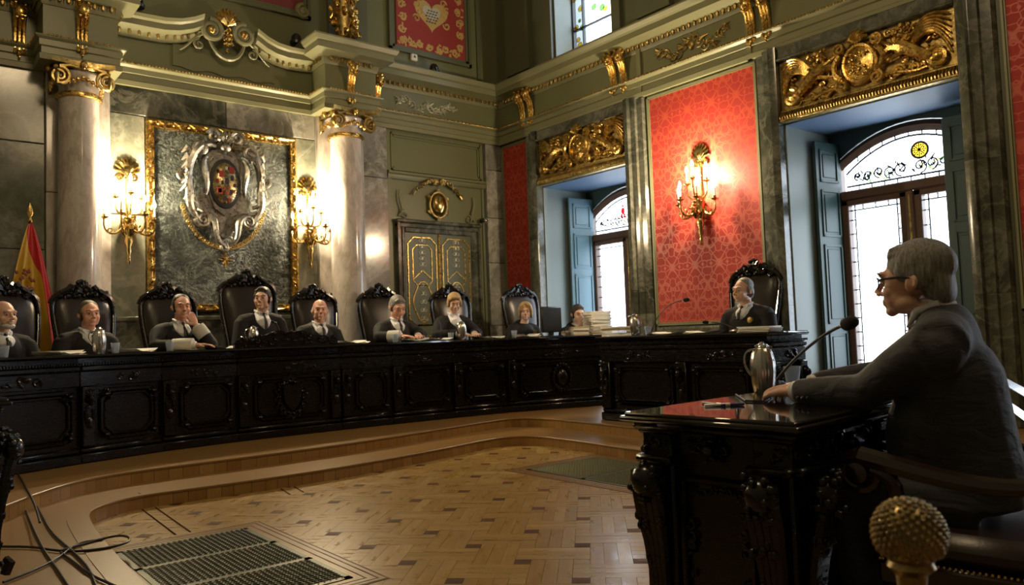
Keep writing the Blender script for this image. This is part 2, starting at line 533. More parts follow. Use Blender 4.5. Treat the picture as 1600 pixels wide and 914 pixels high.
# people
def skinm(name, col, rough=.48):
    t = NT(name); v = t.coord()
    f = t.noise(v, 28, 5)
    t.set(t.mix(f, tuple(x*.88 for x in col), tuple(min(1,x*1.1) for x in col)), rough)
    t.b.inputs['Subsurface Weight'].default_value = .12; t.b.inputs['Subsurface Radius'].default_value = (.01,.004,.002)
    t.bump(t.noise(v, 220, 3), .12, .002)
    return t.m
M['skin'] = skinm('skin', (.68,.41,.30))
M['skin_ruddy'] = skinm('ruddy_skin', (.66,.35,.25))
M['skin_pale'] = skinm('pale_skin', (.60,.38,.29))
def hairm(name, c0, c1):
    t = NT(name); v = t.coord('Object', (70,70,14))
    f = t.noise(v, 1.6, 5, .6, .3)
    t.set(t.ramp(f, [(.3,c0),(.7,c1)]), .5)
    t.bump(f, .8, .006)
    return t.m
M['hair_grey'] = hairm('grey_hair', (.075,.070,.066), (.30,.285,.265))
M['hair_white'] = hairm('white_hair', (.32,.31,.29), (.68,.66,.62))
M['hair_dark'] = hairm('dark_brown_hair', (.012,.009,.007), (.05,.038,.03))
M['hair_brown'] = hairm('greying_brown_hair', (.05,.038,.028), (.16,.13,.10))
M['hair_blonde'] = hairm('blonde_hair', (.26,.16,.065), (.56,.40,.20))
M['robe'] = plain('black_robe_cloth', (.0035,.0035,.0045), .8, 0, .3, 10, .3, 120, .003)
def suiting():
    t = NT('dark_grey_suit_cloth'); v = t.coord()
    f = t.noise(v, 120, 3)
    t.set(t.mix(f, (.012,.0125,.016), (.022,.023,.029)), .7)
    t.b.inputs['Sheen Weight'].default_value = .12
    t.bump(t.noise(t.coord('Object',(1,1,2.2)), 9, 3, .5, .8), .35, .03)
    return t.m
M['suit'] = suiting()
M['shirt'] = plain('white_shirt_cotton', (.72,.73,.78), .7, 0, .04, 30)
M['lace'] = plain('white_lace', (.55,.54,.50), .85, 0, .25, 90, .8, 120, .004)
M['tie'] = plain('black_silk_tie', (.008,.008,.012), .38, 0, .2, 60)
M['eye'] = plain('eye_white', (.55,.52,.50), .2, 0, .02)
M['iris'] = plain('dark_iris', (.02,.014,.01), .15)
M['lip'] = plain('lip', (.36,.15,.12), .45, 0, .1)
M['flag_red'] = plain('red_flag_silk', (.50,.012,.015), .45, 0, .1, 8, .1, 30)
M['flag_yellow'] = plain('yellow_flag_silk', (.62,.38,.035), .45, 0, .1, 8, .1, 30)
# ---------------------------------------------------------------- the hall: plan in metres, judges' wall at y = WY, window wall at x = WX
WY, WX = 8.70, 7.00
DAIS = 0.18
R90 = -PI/2
rnd = random.Random(11)

# ---- floor
fl = struct(MB().box(-1.3,-6,-.12, 8.0,9.0,-.012).build('floor', plain('parquet_bed', (.10,.056,.02), .6)), 'oak basket-weave parquet floor with dark square inlays')
def uv_box(name, L, w, t, mat):
    mb = MB().box(-L/2,-w/2,-t, L/2,w/2,0)
    me = mb.mesh(name, mat, smooth=False)
    uv = me.uv_layers.new(name='UVMap')
    for lp in me.loops:
        c = me.vertices[lp.vertex_index].co
        uv.data[lp.index].uv = (c.x, c.y)
    return me
def uv_join(name, items, mat):
    """items: (cx, cy, ztop, L, w, t, angle) -> one mesh with plank UVs"""
    v, f, uvs = [], [], []
    for cx, cy, z, L, w, t, a in items:
        k = len(v); ca, sa = math.cos(a), math.sin(a)
        for (px, py, pz) in ((-L/2,-w/2,-t),(L/2,-w/2,-t),(L/2,w/2,-t),(-L/2,w/2,-t),(-L/2,-w/2,0),(L/2,-w/2,0),(L/2,w/2,0),(-L/2,w/2,0)):
            v.append((cx+px*ca-py*sa, cy+px*sa+py*ca, z+pz)); uvs.append((px, py))
        f += [tuple(k+i for i in q) for q in ((4,5,6,7),(0,1,5,4),(1,2,6,5),(2,3,7,6),(3,0,4,7))]
    me = bpy.data.meshes.new(name); me.from_pydata(v, [], f); me.materials.append(mat)
    uv = me.uv_layers.new(name='UVMap')
    for lp in me.loops: uv.data[lp.index].uv = uvs[lp.vertex_index]
    return me
GR = [(0.93, 3.16, 1.62, 4.45), (3.88, 3.40, 4.66, 4.64)]      # the two floor gratings x0 y0 x1 y1
def in_grate(x, y, e=.10):
    return any(a-e < x < c+e and b-e < y < d+e for a, b, c, d in GR)
p_, s_ = .273, .077
ea = -PI/4
eu = Vector((math.cos(ea), math.sin(ea))); ev = Vector((-math.sin(ea), math.cos(ea)))
O = Vector((2.305, 3.575))
planks, keys = [], []
def in_view(x, y):
    d = Vector((x, y, -CAMZ)); dep = d.dot(CF)
    if dep < .6: return None
    px = 800+FPX*d.dot(CR)/dep; py = 457-FPX*d.dot(CU)/dep
    return dep if -20 < px < 1040 and 600 < py < 935 else None
for i in range(-26, 27):
    for j in range(-26, 27):
        q = O + eu*(p_*i) + ev*(p_*j)
        if .75 < q.x < 5.0 and .6 < q.y < 6.0 and not in_grate(q.x, q.y, -.05):
            keys.append((q.x, q.y, 0.0 if True else 0, s_-.002, s_-.002, .02, ea, (i+j) % 2))
        c = O + eu*(p_*(i+.5)) + ev*(p_*(j+.5))
        if not (.75 < c.x < 5.0 and .6 < c.y < 6.0): continue
        hz = (i+j) % 2 == 0
        wd = (p_-s_)/3
        for k in (-1,0,1):
            o = (ev if hz else eu)*(wd*k)
            x, y = c.x+o.x, c.y+o.y
            if in_grate(x, y, -.19): continue
            planks.append((x, y, rnd.uniform(-.0012,.0), p_+s_-.0014, wd-.0014, .02, ea if hz else ea+PI/2))
def split_near(items, n):
    vis = sorted([(in_view(t[0], t[1]) or 99, k) for k, t in enumerate(items)])
    near = set(k for d, k in vis[:n] if d < 99)
    return [t for k, t in enumerate(items) if k in near], [t for k, t in enumerate(items) if k not in near]
pm = uv_box('plank', planks[0][3], planks[0][4], .02, M['oak'])
near, far = split_near(planks, 300)
for t in near:
    o = link('plank', pm, fl, (t[0], t[1], t[2])); o.rotation_euler = (0,0,t[6]+(PI if rnd.random()<.5 else 0))
tag(link('parquet_field', uv_join('parquet_field', far, M['oak']), fl), kind='stuff')
km = uv_box('inlay_square', s_-.002, s_-.002, .02, M['oak_dark']); km2 = uv_box('inlay_square', s_-.002, s_-.002, .02, M['oak'])
near, far = split_near(keys, 300)
for t in near:
    o = link('inlay_square', km if t[7] == 0 else km2, fl, (t[0], t[1], -.0005)); o.rotation_euler = (0,0,ea)
for par, mt in ((0,'oak_dark'),(1,'oak')):
    ff = [t[:7] for t in far if t[7] == par]
    if ff: tag(link('inlay_field', uv_join('inlay_field', ff, M[mt]), fl), kind='stuff')
# plain boards along the left and in front of the parquet
bd = []
for i in range(14):
    bd.append((-1.2+.14*i+.07, 1.5, .0, 9.0, .137, .02, PI/2))
for i in range(30):
    bd.append((.85+.14*i+.07, -2.2, .0, 5.4, .137, .02, PI/2))
tag(link('plain_boards', uv_join('plain_boards', [t for t in bd if t[0] < .74 or t[1] < 0], M['oak']), fl), kind='stuff')
# inlaid lines round the gratings and along the steps
ln = MB()
for a, b, c, d in GR:
    for e in (.045, .085, .115):
        w = .007
        ln.box(a-e,b-e,0,c+e,b-e+w,.0032).box(a-e,d+e-w,0,c+e,d+e,.0032).box(a-e,b-e,0,a-e+w,d+e,.0032).box(c+e-w,b-e,0,c+e,d+e,.0032)
for x0,y0,x1,y1 in ((1.28,4.62,1.32,5.5),(1.36,4.62,1.40,5.5),(2.2,5.2,2.24,5.45),(2.3,5.2,2.34,5.45)):
    ln.tube([(x0,y0,0),(x1,y1,0)], .006, 4)
ln.build('inlay_lines', M['oak_dark'], fl)
bo = []
for a, b, c, d in GR:
    e = .06
    for (cx,cy,L,an) in ((( a+c)/2,b-e,c-a+.24,0),((a+c)/2,d+e,c-a+.24,0),(a-e,(b+d)/2,d-b,PI/2),(c+e,(b+d)/2,d-b,PI/2)):
        bo.append((cx,cy,.0022,L,.12,.012,an))
for t in bo:
    link('border_board', uv_join('border_board', [t], M['tread']), fl)

# ---- gratings
def grating(x0,y0,x1,y1,label, panels):
    t = thing('floor_grating', label, 'floor vent', ((x0+x1)/2,(y0+y1)/2,0), 0, 'brass heating gratings let into the floor')
    w, d = (x1-x0)/2, (y1-y0)/2
    MB().box(-w,-d,-.002,w,d,.0010).build('shaft', M['shaft_shade'], t)  # flat sheet, its near-black colour painting the shade of a shaft below
    fr = MB()
    b = .035
    fr.box(-w,-d,0,w,-d+b,.006).box(-w,d-b,0,w,d,.006).box(-w,-d,0,-w+b,d,.006).box(w-b,-d,0,w,d,.006)
    for i in range(1, panels):
        y = -d + 2*d*i/panels
        fr.box(-w,y-.02,0,w,y+.02,.006)
    fr.build('frame', M['grate'], t)
    for i in range(panels):
        ya, yb = -d+2*d*i/panels+.02, -d+2*d*(i+1)/panels-.02
        la = MB(); st = .030
        nx, ny = int((2*w)/st), int((yb-ya)/st)+1
        for k in range(nx):
            x = -w+b + (2*w-2*b)*k/(nx-1); z = []
            pts = []
            m2 = ny*2
            for q in range(m2+1):
                pts.append((x + (.007 if q % 2 else -.007), ya+(yb-ya)*q/m2, .0035))
            la.tube(pts, .0065, 4)
        for q in range(ny):
            y = ya+(yb-ya)*(q+.5)/ny
            la.box(-w+b,y-.003,.001,w-b,y+.003,.0045)
        tag(la.build('lattice', M['grate'], t, smooth=False), kind='stuff')
    return t
grating(*GR[0], 'large brass lattice floor grating in three panels near the tangle of cables', 3)
grating(*GR[1], 'brass floor grating on the far side, partly hidden by the witness table', 2)

# ---- the dais: two low oak steps in a U round the parquet
E2 = [(-1.2,4.90),(.05,4.93),(.36,5.10),(.56,5.38),(.72,5.62),(.92,5.86),(1.12,5.99),(1.36,6.05),(1.7,6.06),(2.3,6.04),(3.2,6.07),(4.2,6.24),(4.75,6.34),(5.05,6.37),(5.22,6.30),(5.32,6.12),(5.35,5.8),(5.33,5.3),(5.27,4.6),(5.24,3.6),(5.24,-5.9)]
E1 = [(-1.2,.9),(.74,1.0),(.80,1.4),(.82,3.5),(.87,4.6),(.93,5.24),(1.06,5.42),(1.27,5.55),(1.55,5.54),(2.2,5.48),(2.88,5.50),(3.8,5.66),(4.35,5.80),(4.6,5.80),(4.76,5.70),(4.84,5.48),(4.83,5.0),(4.76,4.3),(4.72,3.4),(4.70,-5.9)]
def resample(P, st):
    P = [Vector((a,b)) for a,b in P]; out = [P[0]]
    for a, b in zip(P, P[1:]):
        n = max(1, int(round((b-a).length/st)))
        for i in range(1, n+1): out.append(a+(b-a)*(i/n))
    return out
def smoothp(P, k=3):
    P = [Vector(p) for p in P]
    for _ in range(k):
        Q = [P[0]]
        for a, b in zip(P, P[1:]): Q += [a*.75+b*.25, a*.25+b*.75]
        P = Q + [P[-1]]
    return [(p.x, p.y) for p in P]
da = holder('floor_dais', label='two-step oak dais curving round the parquet below the bench')
E1, E2 = smoothp(E1, 2), smoothp(E2, 2)
def tread(name, path, z, outer, mat):
    """top of a step from its edge to an outer ring"""
    poly = [tuple(p) for p in path] + outer
    MB().prism(poly, z-.03, z-.002, 'xy').build(name, mat, da)
RING = [(7.0,-5.9),(7.0,8.7),(-1.2,8.7)]
def board_mat_mesh(path, z0, z1, st, name):
    P = resample(path, .02); d = 0; cur = [P[0]]; L = st
    k = 0
    for a, b in zip(P, P[1:]):
        d += (b-a).length; cur.append(b)
        if d >= L:
            q0, q1 = cur[0], cur[-1]; dr = (q1-q0); ln_ = dr.length
            me = uv_join(name, [(0,0,(z1-z0)/2,.02,ln_-.0025,z1-z0,0)], M['oak_step'])
            o = link(name, me, da, ((q0.x+q1.x)/2, (q0.y+q1.y)/2, (z0+z1)/2))
            o.rotation_euler = (0,0,math.atan2(dr.y, dr.x)-PI/2)
            cur = [b]; d = 0; k += 1
            L = st*rnd.uniform(.75,1.3)
def uvmesh_prism(poly, z0, z1, name, mat, ang=0.0):
    mb = MB().prism(poly, z0, z1, 'xy'); me = mb.mesh(name, mat, smooth=False)
    uv = me.uv_layers.new(name='UVMap')
    for lp in me.loops:
        c = me.vertices[lp.vertex_index].co
        uv.data[lp.index].uv = (c.x*math.cos(ang)+c.y*math.sin(ang), -c.x*math.sin(ang)+c.y*math.cos(ang))
    return link(name, me, da)
import bmesh
def fan(poly, z, name, mat, thick=.02):
    """flat top with a concave outline, triangulated"""
    bm = bmesh.new()
    vs = [bm.verts.new((x,y,z)) for x,y in poly]
    f = bm.faces.new(vs)
    if f.normal.z < 0 or True:
        bm.normal_update()
        if f.normal.z < 0: f.normal_flip()
    bmesh.ops.triangulate(bm, faces=[f])
    me = bpy.data.meshes.new(name); bm.to_mesh(me); bm.free(); me.materials.append(mat)
    uv = me.uv_layers.new(name='UVMap')
    for lp in me.loops:
        c = me.vertices[lp.vertex_index].co; uv.data[lp.index].uv = (c.x, c.y)
    return link(name, me, da)
fan(E1 + RING, DAIS/2-.004, 'tread', M['tread'])
fan(E2 + RING, DAIS-.004, 'tread', M['tread'])
board_mat_mesh([p for p in E1 if p[1] > 3.0], 0, DAIS/2-.018, .085, 'riser_board')
board_mat_mesh([p for p in E2 if p[1] > 3.0], DAIS/2-.004, DAIS-.018, .085, 'riser_board')
back1 = MB(); back2 = MB()
for P_, z0, z1, bm_ in ((E1,0,DAIS/2-.005,back1),(E2,DAIS/2,DAIS-.005,back2)):
    bm_.sweep([(-.03,z0),(-.012,z0),(-.012,z1),(-.03,z1)], [(p[0],p[1],0) for p in P_])
back1.build('riser_core', M['oak_step'], da); back2.build('riser_core', M['oak_step'], da)
def nosing(path, z):
    P = resample(path, .02); st = 55
    for i in range(0, len(P)-2, st):
        seg = P[i:i+st+1:5]
        if len(seg) < 2: continue
        if seg[-1] != P[min(i+st, len(P)-1)]: seg.append(P[min(i+st, len(P)-1)])
        mb = MB().sweep([(.014,-.016),(.016,-.004),(.012,0),(-.10,0),(-.10,-.016)], [(p.x,p.y,z) for p in seg])
        me = mb.mesh('nosing', M['tread']); uv = me.uv_layers.new(name='UVMap')
        for lp in me.loops:
            c = me.vertices[lp.vertex_index].co; uv.data[lp.index].uv = (c.x, c.y)
        link('nosing', me, da)
nosing(E1, DAIS/2); nosing(E2, DAIS)

# ---- outer walls
wb = struct(MB().box(-1.3,WY,0, 8.0,WY+.3,8.2).build('wall_back', M['olive']), 'marble and olive wall behind the judges')
OPW = [(7.79,6.17),(4.12,2.46),(.45,-1.21)]           # window openings of the right wall (y from, y to)
UPW = [(7.42,6.36),(3.80,2.74),(.10,-.96)]
OZ0, OZ1 = .20, 3.07
wr = MB()
ys = [WY] + [v for p in OPW for v in p] + [-6.0]
for a, b in zip(ys[0::2], ys[1::2]): wr.box(WX,b,0,WX+1.0,a,OZ1)
for a, b in OPW: wr.box(WX,b,0,WX+1.0,a,OZ0)
wr.box(WX,-6,OZ1,WX+1.0,WY,4.78)
ys = [WY] + [v for p in UPW for v in p] + [-6.0]
for a, b in zip(ys[0::2], ys[1::2]): wr.box(WX,b,4.78,WX+.6,a,6.7)
wr.box(WX,-6,6.7,WX+.6,WY,8.2)
wr = struct(wr.build('wall_right', M['sage'], smooth=False), 'window wall with red damask between marble-framed windows')
struct(MB().box(-1.5,-6,0,-1.2,9.0,8.2).build('wall_left', M['plaster_dim']))
struct(MB().box(-1.5,-6.3,0,8.0,-6,8.2).build('wall_front', M['plaster_dim']))
struct(MB().box(-1.5,-6.3,8.2,8.0,9.0,8.5).build('ceiling', M['plaster_dim']))

def slab(parent, x0, z0, x1, z1, mat, y=WY, t=.03, name='marble_slab', c=.006):
    g = .003
    mb = MB().cbox(-(x1-x0)/2+g, -t, -(z1-z0)/2+g, (x1-x0)/2-g, .02, (z1-z0)/2-g, c)
    return mb.build(name, M[mat], parent, ((x0+x1)/2, y, (z0+z1)/2))
# marble facing of the back wall
for z0, z1 in ((.18,1.05),(1.05,2.05),(2.05,3.10),(3.10,3.84)):
    for x0, x1 in ((-1.2,-.3),(-.3,.42),(.42,1.22)): slab(wb, x0, z0, x1, z1, 'marble_green')
for z0, z1 in ((.18,1.2),(1.2,2.62),(2.62,3.84)): slab(wb, 1.22, z0, 1.80, z1, 'marble_light', t=.07)
for x0, x1, m_ in ((1.80,3.0,'marble_dark'),(3.0,4.08,'marble_grey')): slab(wb, x0, 3.52, x1, 3.84, m_)
for z0, z1 in ((.18,1.30),(1.30,2.45),(2.45,3.52)):
    slab(wb, 1.80, z0, 2.14, z1, 'marble_green'); slab(wb, 3.81, z0, 4.08, z1, 'marble_green')
for z0, z1 in ((.18,.85),(.85,1.44)):
    slab(wb, 2.14, z0, 2.98, z1, 'marble_dark'); slab(wb, 2.98, z0, 3.81, z1, 'marble_dark')
for z0, z1 in ((.18,1.2),(1.2,2.62),(2.62,3.84)): slab(wb, 4.08, z0, 4.72, z1, 'marble_light', t=.07)
for z0, z1 in ((.18,1.5),(1.5,3.15),(3.15,3.84)): slab(wb, 4.72, z0, 5.08, z1, 'marble_grey', t=.035)
for z0, z1 in ((.18,1.2),(1.2,2.1),(2.1,2.75),(2.75,3.45),(3.45,3.84)): slab(wb, 6.70, z0, 7.0, z1, 'marble_grey', t=.035)
# olive boarding round the judges' door: raised panels and mouldings
def moulding_rect(mb, x0, z0, x1, z1, w, t, y):
    for k, (e, d) in enumerate(((0,t),(w*.45,t*.55))):
        a, b, c, dd = x0+e, z0+e, x1-e, z1-e; ww = w*.4
        mb.box(a,y-d,b,c,y,b+ww).box(a,y-d,dd-ww,c,y,dd).box(a,y-d,b,a+ww,y,dd).box(c-ww,y-d,b,c,y,dd)
pn = MB()
moulding_rect(pn, 5.14, 3.28, 6.62, 3.78, .06, .03, WY)
pn.sweep([(0,0),(.03,.0),(.05,.03),(.05,.06),(.07,.07),(.07,.10),(0,.12)], [(6.68,WY,3.16),(5.08,WY,3.16)][::-1])
pn.box(5.08,WY-.02,.18,5.14,WY,3.8).box(6.62,WY-.02,.18,6.66,WY,3.8)
pn.build('olive_panelling', M['olive'], wb)
MB().box(6.665,WY-.004,.18,6.695,WY,4.0).build('gap_shade_strip', M['lead'], wb)  # solid dark strip, the shade of a gap put in as colour
# upper storey panels of the back wall
up = MB()
moulding_rect(up, 5.16, 4.90, 6.50, 6.6, .10, .05, WY)
moulding_rect(up, 2.05, 5.02, 4.05, 6.6, .10, .05, WY)
up.box(4.28,WY-.06,4.75,4.82,WY,8.0)
up.box(6.62,WY-.03,4.75,6.68,WY,8.0)
up.build('upper_panelling', M['sage'], wb)

# ---- facing of the window wall (local frame: x runs along the wall towards the camera, -y into the hall)
def rw(o, y, z=0.0):
    o.parent = wr
    o.location = (WX, y, z); o.rotation_euler = (0,0,R90); return o
def damask_panel(ya, yb, z0=1.10, z1=3.80):
    w = (ya-yb)
    o = rw(MB().box(-w/2,-.012,z0,w/2,.01,z1).build('damask_panel', M['damask'], smooth=False), (ya+yb)/2)
    fr = MB()
    for e, t, k in ((.0,.030,.018),(.022,.02,.012)):
        fr.box(-w/2+e,-t,z0+e,-w/2+e+k,0,z1-e).box(w/2-e-k,-t,z0+e,w/2-e,0,z1-e).box(-w/2+e,-t,z0+e,w/2-e,0,z0+e+k).box(-w/2+e,-t,z1-e-k,w/2-e,0,z1-e)
    rw(fr.build('panel_frame', M['olive_light']), (ya+yb)/2)
    d = MB().cbox(-w/2,-.04,.0,w/2,.01,.28,.01).cbox(-w/2,-.05,z0-.12,w/2,.01,z0-.02,.02)
    rw(d.build('dado_moulding', M['marble_dark']), (ya+yb)/2)
    slab_ = MB().cbox(-w/2,-.02,.28,w/2,.01,z0-.12,.008)
    rw(slab_.build('dado_slab', M['marble_dark']), (ya+yb)/2)
PANELS = [(8.64,8.06),(5.87,4.40),(2.15,.73),(-1.5,-5.9)]
for a, b in PANELS: damask_panel(a, b)
def surround(ya, yb):
    """stepped marble architrave on both sides of an opening and across above the gilded relief"""
    yc = (ya+yb)/2; h = (ya-yb)/2
    prof = [(0.0,.11),(.055,.13),(.075,.13),(.085,.085),(.16,.085),(.17,.055),(.25,.055),(.27,.02)]
    for s in (-1,1):
        segs = ((.18,1.25),(1.25,2.35),(2.35,3.30),(3.30,3.84))
        for z0, z1 in segs:
            mb = MB()
            poly = [(s*(h+e), -d) for e, d in prof] + [(s*(h+.27), .01), (s*h, .01)]
            if s < 0: poly = poly[::-1]
            mb.prism(poly, z0+.001, z1-.001, 'xy')
            rw(mb.build('surround_block', M['marble_dark'], sharp=20), yc)
    mb = MB().cbox(-h,-.09,3.70,h,.01,3.84,.02).cbox(-h,-.115,3.685,h,.01,3.715,.01)
    rw(mb.build('surround_lintel', M['marble_dark']), yc)
for a, b in OPW[:3]: surround(a, b)
# painted reveals
for a, b in OPW:
    yc = (a+b)/2; h = (a-b)/2
    for s in (-1,1):
        rw(MB().box(s*h-.012*s,.0,OZ0,s*h,1.0,OZ1).build('reveal_lining', M['reveal'], smooth=False), yc)
    rw(MB().box(-h,.0,OZ1-.012,h,1.0,OZ1).build('reveal_soffit', M['soffit'], smooth=False), yc)
    rw(MB().box(-h,-.0,OZ0-.01,h,1.0,OZ0+.01).build('reveal_sill', M['marble_dark'], smooth=False), yc)
# upper storey: piers and window jambs
upr = MB()
for a, b in UPW:
    for y0, y1 in ((a+.02,a+.16),(b-.16,b-.02)):
        upr.box(WX-.06,y0,4.75,WX,y1,8.0)
    for y0, y1 in ((a+.45,a+.95),(b-.95,b-.45)):
        upr.box(WX-.10,y0,4.75,WX,y1,8.0)
upr.build('upper_piers', M['sage'], wr, smooth=False)

# ---- windows
def arc_z(x, hw, zs, zt): return zs + (zt-zs)*(1-(x/hw)**2)
def leaf_came(mb, pts, r=.006): mb.tube(pts, r*1.7, 4)
def window(n, ya, yb, motif):
    yc = (ya+yb)/2; h = (ya-yb)/2 - .012
    w = holder('window_%d' % n, (WX, yc, 0), R90, ['tall arched window with brown timber frame beside the stack of files','tall arched window with a round stained-glass boss behind the witness','tall arched window nearest the camera'][n-1])
    Y = .85; hw = .70
    # masonry above the arch
    top = MB(); N = 16
    for i in range(N):
        xa, xb = -h+2*h*i/N, -h+2*h*(i+1)/N
        za = 2.74 if abs(xa) > hw+.07 else arc_z(xa, hw+.08, 2.74, 3.03)
        zb = 2.74 if abs(xb) > hw+.07 else arc_z(xb, hw+.08, 2.74, 3.03)
        k = len(top.v)
        top.v += [(xa,Y-.03,za),(xb,Y-.03,zb),(xb,Y-.03,OZ1),(xa,Y-.03,OZ1),(xa,Y+.1,za),(xb,Y+.1,zb),(xb,Y+.1,OZ1),(xa,Y+.1,OZ1)]
        top.f += [(k,k+1,k+2,k+3),(k+1,k,k+4,k+5),(k+7,k+6,k+5,k+4)]
    top.box(-h,Y-.03,OZ0,-hw-.07,Y+.1,2.76).box(hw+.07,Y-.03,OZ0,h,Y+.1,2.76)
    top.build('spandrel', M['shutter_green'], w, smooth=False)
    fr = MB(); t0, t1 = Y-.05, Y+.06
    fr.box(-hw-.08,t0,OZ0,-hw,t1,2.74).box(hw,t0,OZ0,hw+.08,t1,2.74)
    fr.cbox(-hw,t0-.02,2.33,hw,t1,2.43,.015).box(-hw,t0,OZ0,hw,t1,OZ0+.10)
    ap = [(x, arc_z(x, hw+.04, 2.70, 2.97)) for x in [-hw-.04+(2*hw+.08)*i/20 for i in range(21)]]
    fr.tube([(x,Y,z) for x,z in ap], .055, 4, 1.0, (0,1,0))
    fr.build('frame', M['walnut_frame'], w)
    # fanlight
    fan_ = thing('x','x','x'); bpy.data.objects.remove(fan_)
    poly = [(-hw,2.43)] + [(x, arc_z(x, hw, 2.66, 2.93)) for x in [-hw+2*hw*i/16 for i in range(17)]] + [(hw,2.43)]
    g = MB(); k = len(g.v); g.v += [(x,Y,z) for x,z in poly]; g.f.append(tuple(range(len(poly))))
    g.build('fanlight_pane', M['pane'], w, smooth=False)
    ca = MB(); leaf_came(ca, [(x*.93,Y-.006,z-.05) for x,z in poly[1:-1]]); leaf_came(ca, [(-.65,Y-.006,2.48),(.65,Y-.006,2.48)])
    for i in range(1,10):
        x = -.65+1.3*i/10; z = arc_z(x, hw, 2.66, 2.93)
        leaf_came(ca, [(x,Y-.006,2.43),(x,Y-.006,2.48)], .004); leaf_came(ca, [(x,Y-.006,z-.055),(x,Y-.006,z)], .004)
    rr = random.Random(n*5)
    for s in (-1,1):
        for q in range(5):
            bx, bz = s*(.09+.11*q), 2.50+.02*rr.random()
            p = spiral((bx, bz+.06), .075-.008*q, 1.3, -PI/2, s, 14, .15, Y-.006)
            leaf_came(ca, p, .0045)
            for _ in range(7):
                lx, lz = bx+rr.uniform(-.06,.06), bz+rr.uniform(.0,.14-.015*q)
                leaf_came(ca, [(lx,Y-.006,lz),(lx+rr.uniform(-.05,.05),Y-.006,lz+rr.uniform(.01,.05))], .004)
    ca.build('lead_cames', M['lead'], w)
    st = MB(); stg = MB()
    for s in (-1,1):
        for q in range(14):
            x, z = s*rr.uniform(.08,.55), 2.49+rr.uniform(0,.16)*(1-abs(0))
            st_ = st if rr.random() < .6 else stg
            st_.ell((x,Y-.004,z), (rr.uniform(.012,.028),.002,rr.uniform(.008,.016)), 7, 4, Matrix.Rotation(rr.uniform(0,3),3,'Y'))
    st.build('amber_leaf_glass', M['pane_amber'], w); stg.build('green_leaf_glass', M['pane_green'], w)
    if motif == 'boss':
        c = (.10, 2.72)
        MB().tube([(c[0]+.078*math.cos(q*PI/10),Y-.012,c[1]+.078*math.sin(q*PI/10)) for q in range(21)],.012,6).build('boss_rim', M['lead'], w)
        MB().lathe([(.068,-.006),(.068,.006)], 20, (c[0],Y-.016,c[1]), 'y').build('boss_glass', M['pane_yellow'], w)
        bm_ = MB()
        for q in range(8):
            a = q*PI/4
            bm_.tube([(c[0],Y-.026,c[1]),(c[0]+.066*math.cos(a),Y-.026,c[1]+.066*math.sin(a))], .005, 4)
            bm_.ell((c[0]+.048*math.cos(a+.4),Y-.026,c[1]+.048*math.sin(a+.4)), (.009,.003,.009), 6, 4)
        bm_.build('boss_tracery', M['lead'], w)
        cr = MB()
        for s in (-1,1):
            cr.ell((c[0]+s*.10,Y-.01,c[1]+.09), (.045,.004,.018), 8, 4, Matrix.Rotation(s*.5,3,'Y'))
        cr.ell((c[0],Y-.01,c[1]+.12),(.03,.004,.025),8,4)
        cr.build('crest_glass', M['pane_amber'], w)
    if motif == 'figure':
        f_ = MB(); f_.ell((-.12,Y-.01,2.70),(.035,.004,.05),8,5).ell((-.12,Y-.01,2.77),(.018,.004,.02),8,5)
        f_.tube([(-.14,Y-.01,2.66),(-.15,Y-.01,2.60)],.012,5).tube([(-.10,Y-.01,2.66),(-.09,Y-.01,2.60)],.012,5)
        f_.build('red_figure_glass', M['pane_red'], w)
    # two casements, each with a border of little leaded squares
    for s in (-1,1):
        x0, x1 = (.03, hw) if s > 0 else (-hw, -.03)
        cs = MB(); a, b, z0, z1 = x0, x1, OZ0+.10, 2.33; q = .075
        cs.cbox(a,t0-.015,z0,a+q,t1-.02,z1,.01).cbox(b-q,t0-.015,z0,b,t1-.02,z1,.01).cbox(a,t0-.015,z1-.06,b,t1-.02,z1,.01).cbox(a,t0-.015,z0,b,t1-.02,z0+.22,.01)
        co = cs.build('casement', M['walnut_frame'], w)
        ga, gb, gz0, gz1 = a+q, b-q, z0+.22, z1-.06
        p = MB(); p.v += [(ga,Y,gz0),(gb,Y,gz0),(gb,Y,gz1),(ga,Y,gz1)]; p.f.append((0,1,2,3))
        p.build('pane', M['pane'], co, smooth=False)
        le = MB(); bw = .045
        for c0, c1 in (((ga+bw,gz0),(ga+bw,gz1)),((gb-bw,gz0),(gb-bw,gz1)),((ga,gz1-bw),(gb,gz1-bw)),((ga,gz0+bw),(gb,gz0+bw))):
            le.tube([(c0[0],Y-.006,c0[1]),(c1[0],Y-.006,c1[1])], .0075, 4)
        k = int((gz1-gz0)/.135)
        for i in range(1,k):
            z = gz0+(gz1-gz0)*i/k
            le.tube([(ga,Y-.006,z),(ga+bw,Y-.006,z)], .0065, 4).tube([(gb-bw,Y-.006,z),(gb,Y-.006,z)], .0065, 4)
        for i in range(1,4):
            x = ga+(gb-ga)*i/4
            le.tube([(x,Y-.006,gz1-bw),(x,Y-.006,gz1)], .0065, 4)
        le.tube([(ga+bw,Y-.006,(gz0+gz1)/2-.2),(gb-bw,Y-.006,(gz0+gz1)/2-.2)], .003, 4)
        le.build('lead_cames', M['lead'], co)
    MB().cbox(-.04,t0-.035,OZ0+.1,.04,t0,2.33,.012).build('meeting_stile', M['walnut_frame'], w)
    kn = MB().lathe([(.0,0),(.014,.004),(.018,.03),(.0,.045)], 10, (.0,t0-.03,1.25), 'y').cbox(-.012,t0-.04,1.0,.012,t0-.02,2.30,.004)
    kn.build('espagnolette', M['brass'], w)
    return w
window(1, *OPW[0], 'figure'); window(2, *OPW[1], 'boss'); window(3, *OPW[2], 'boss')
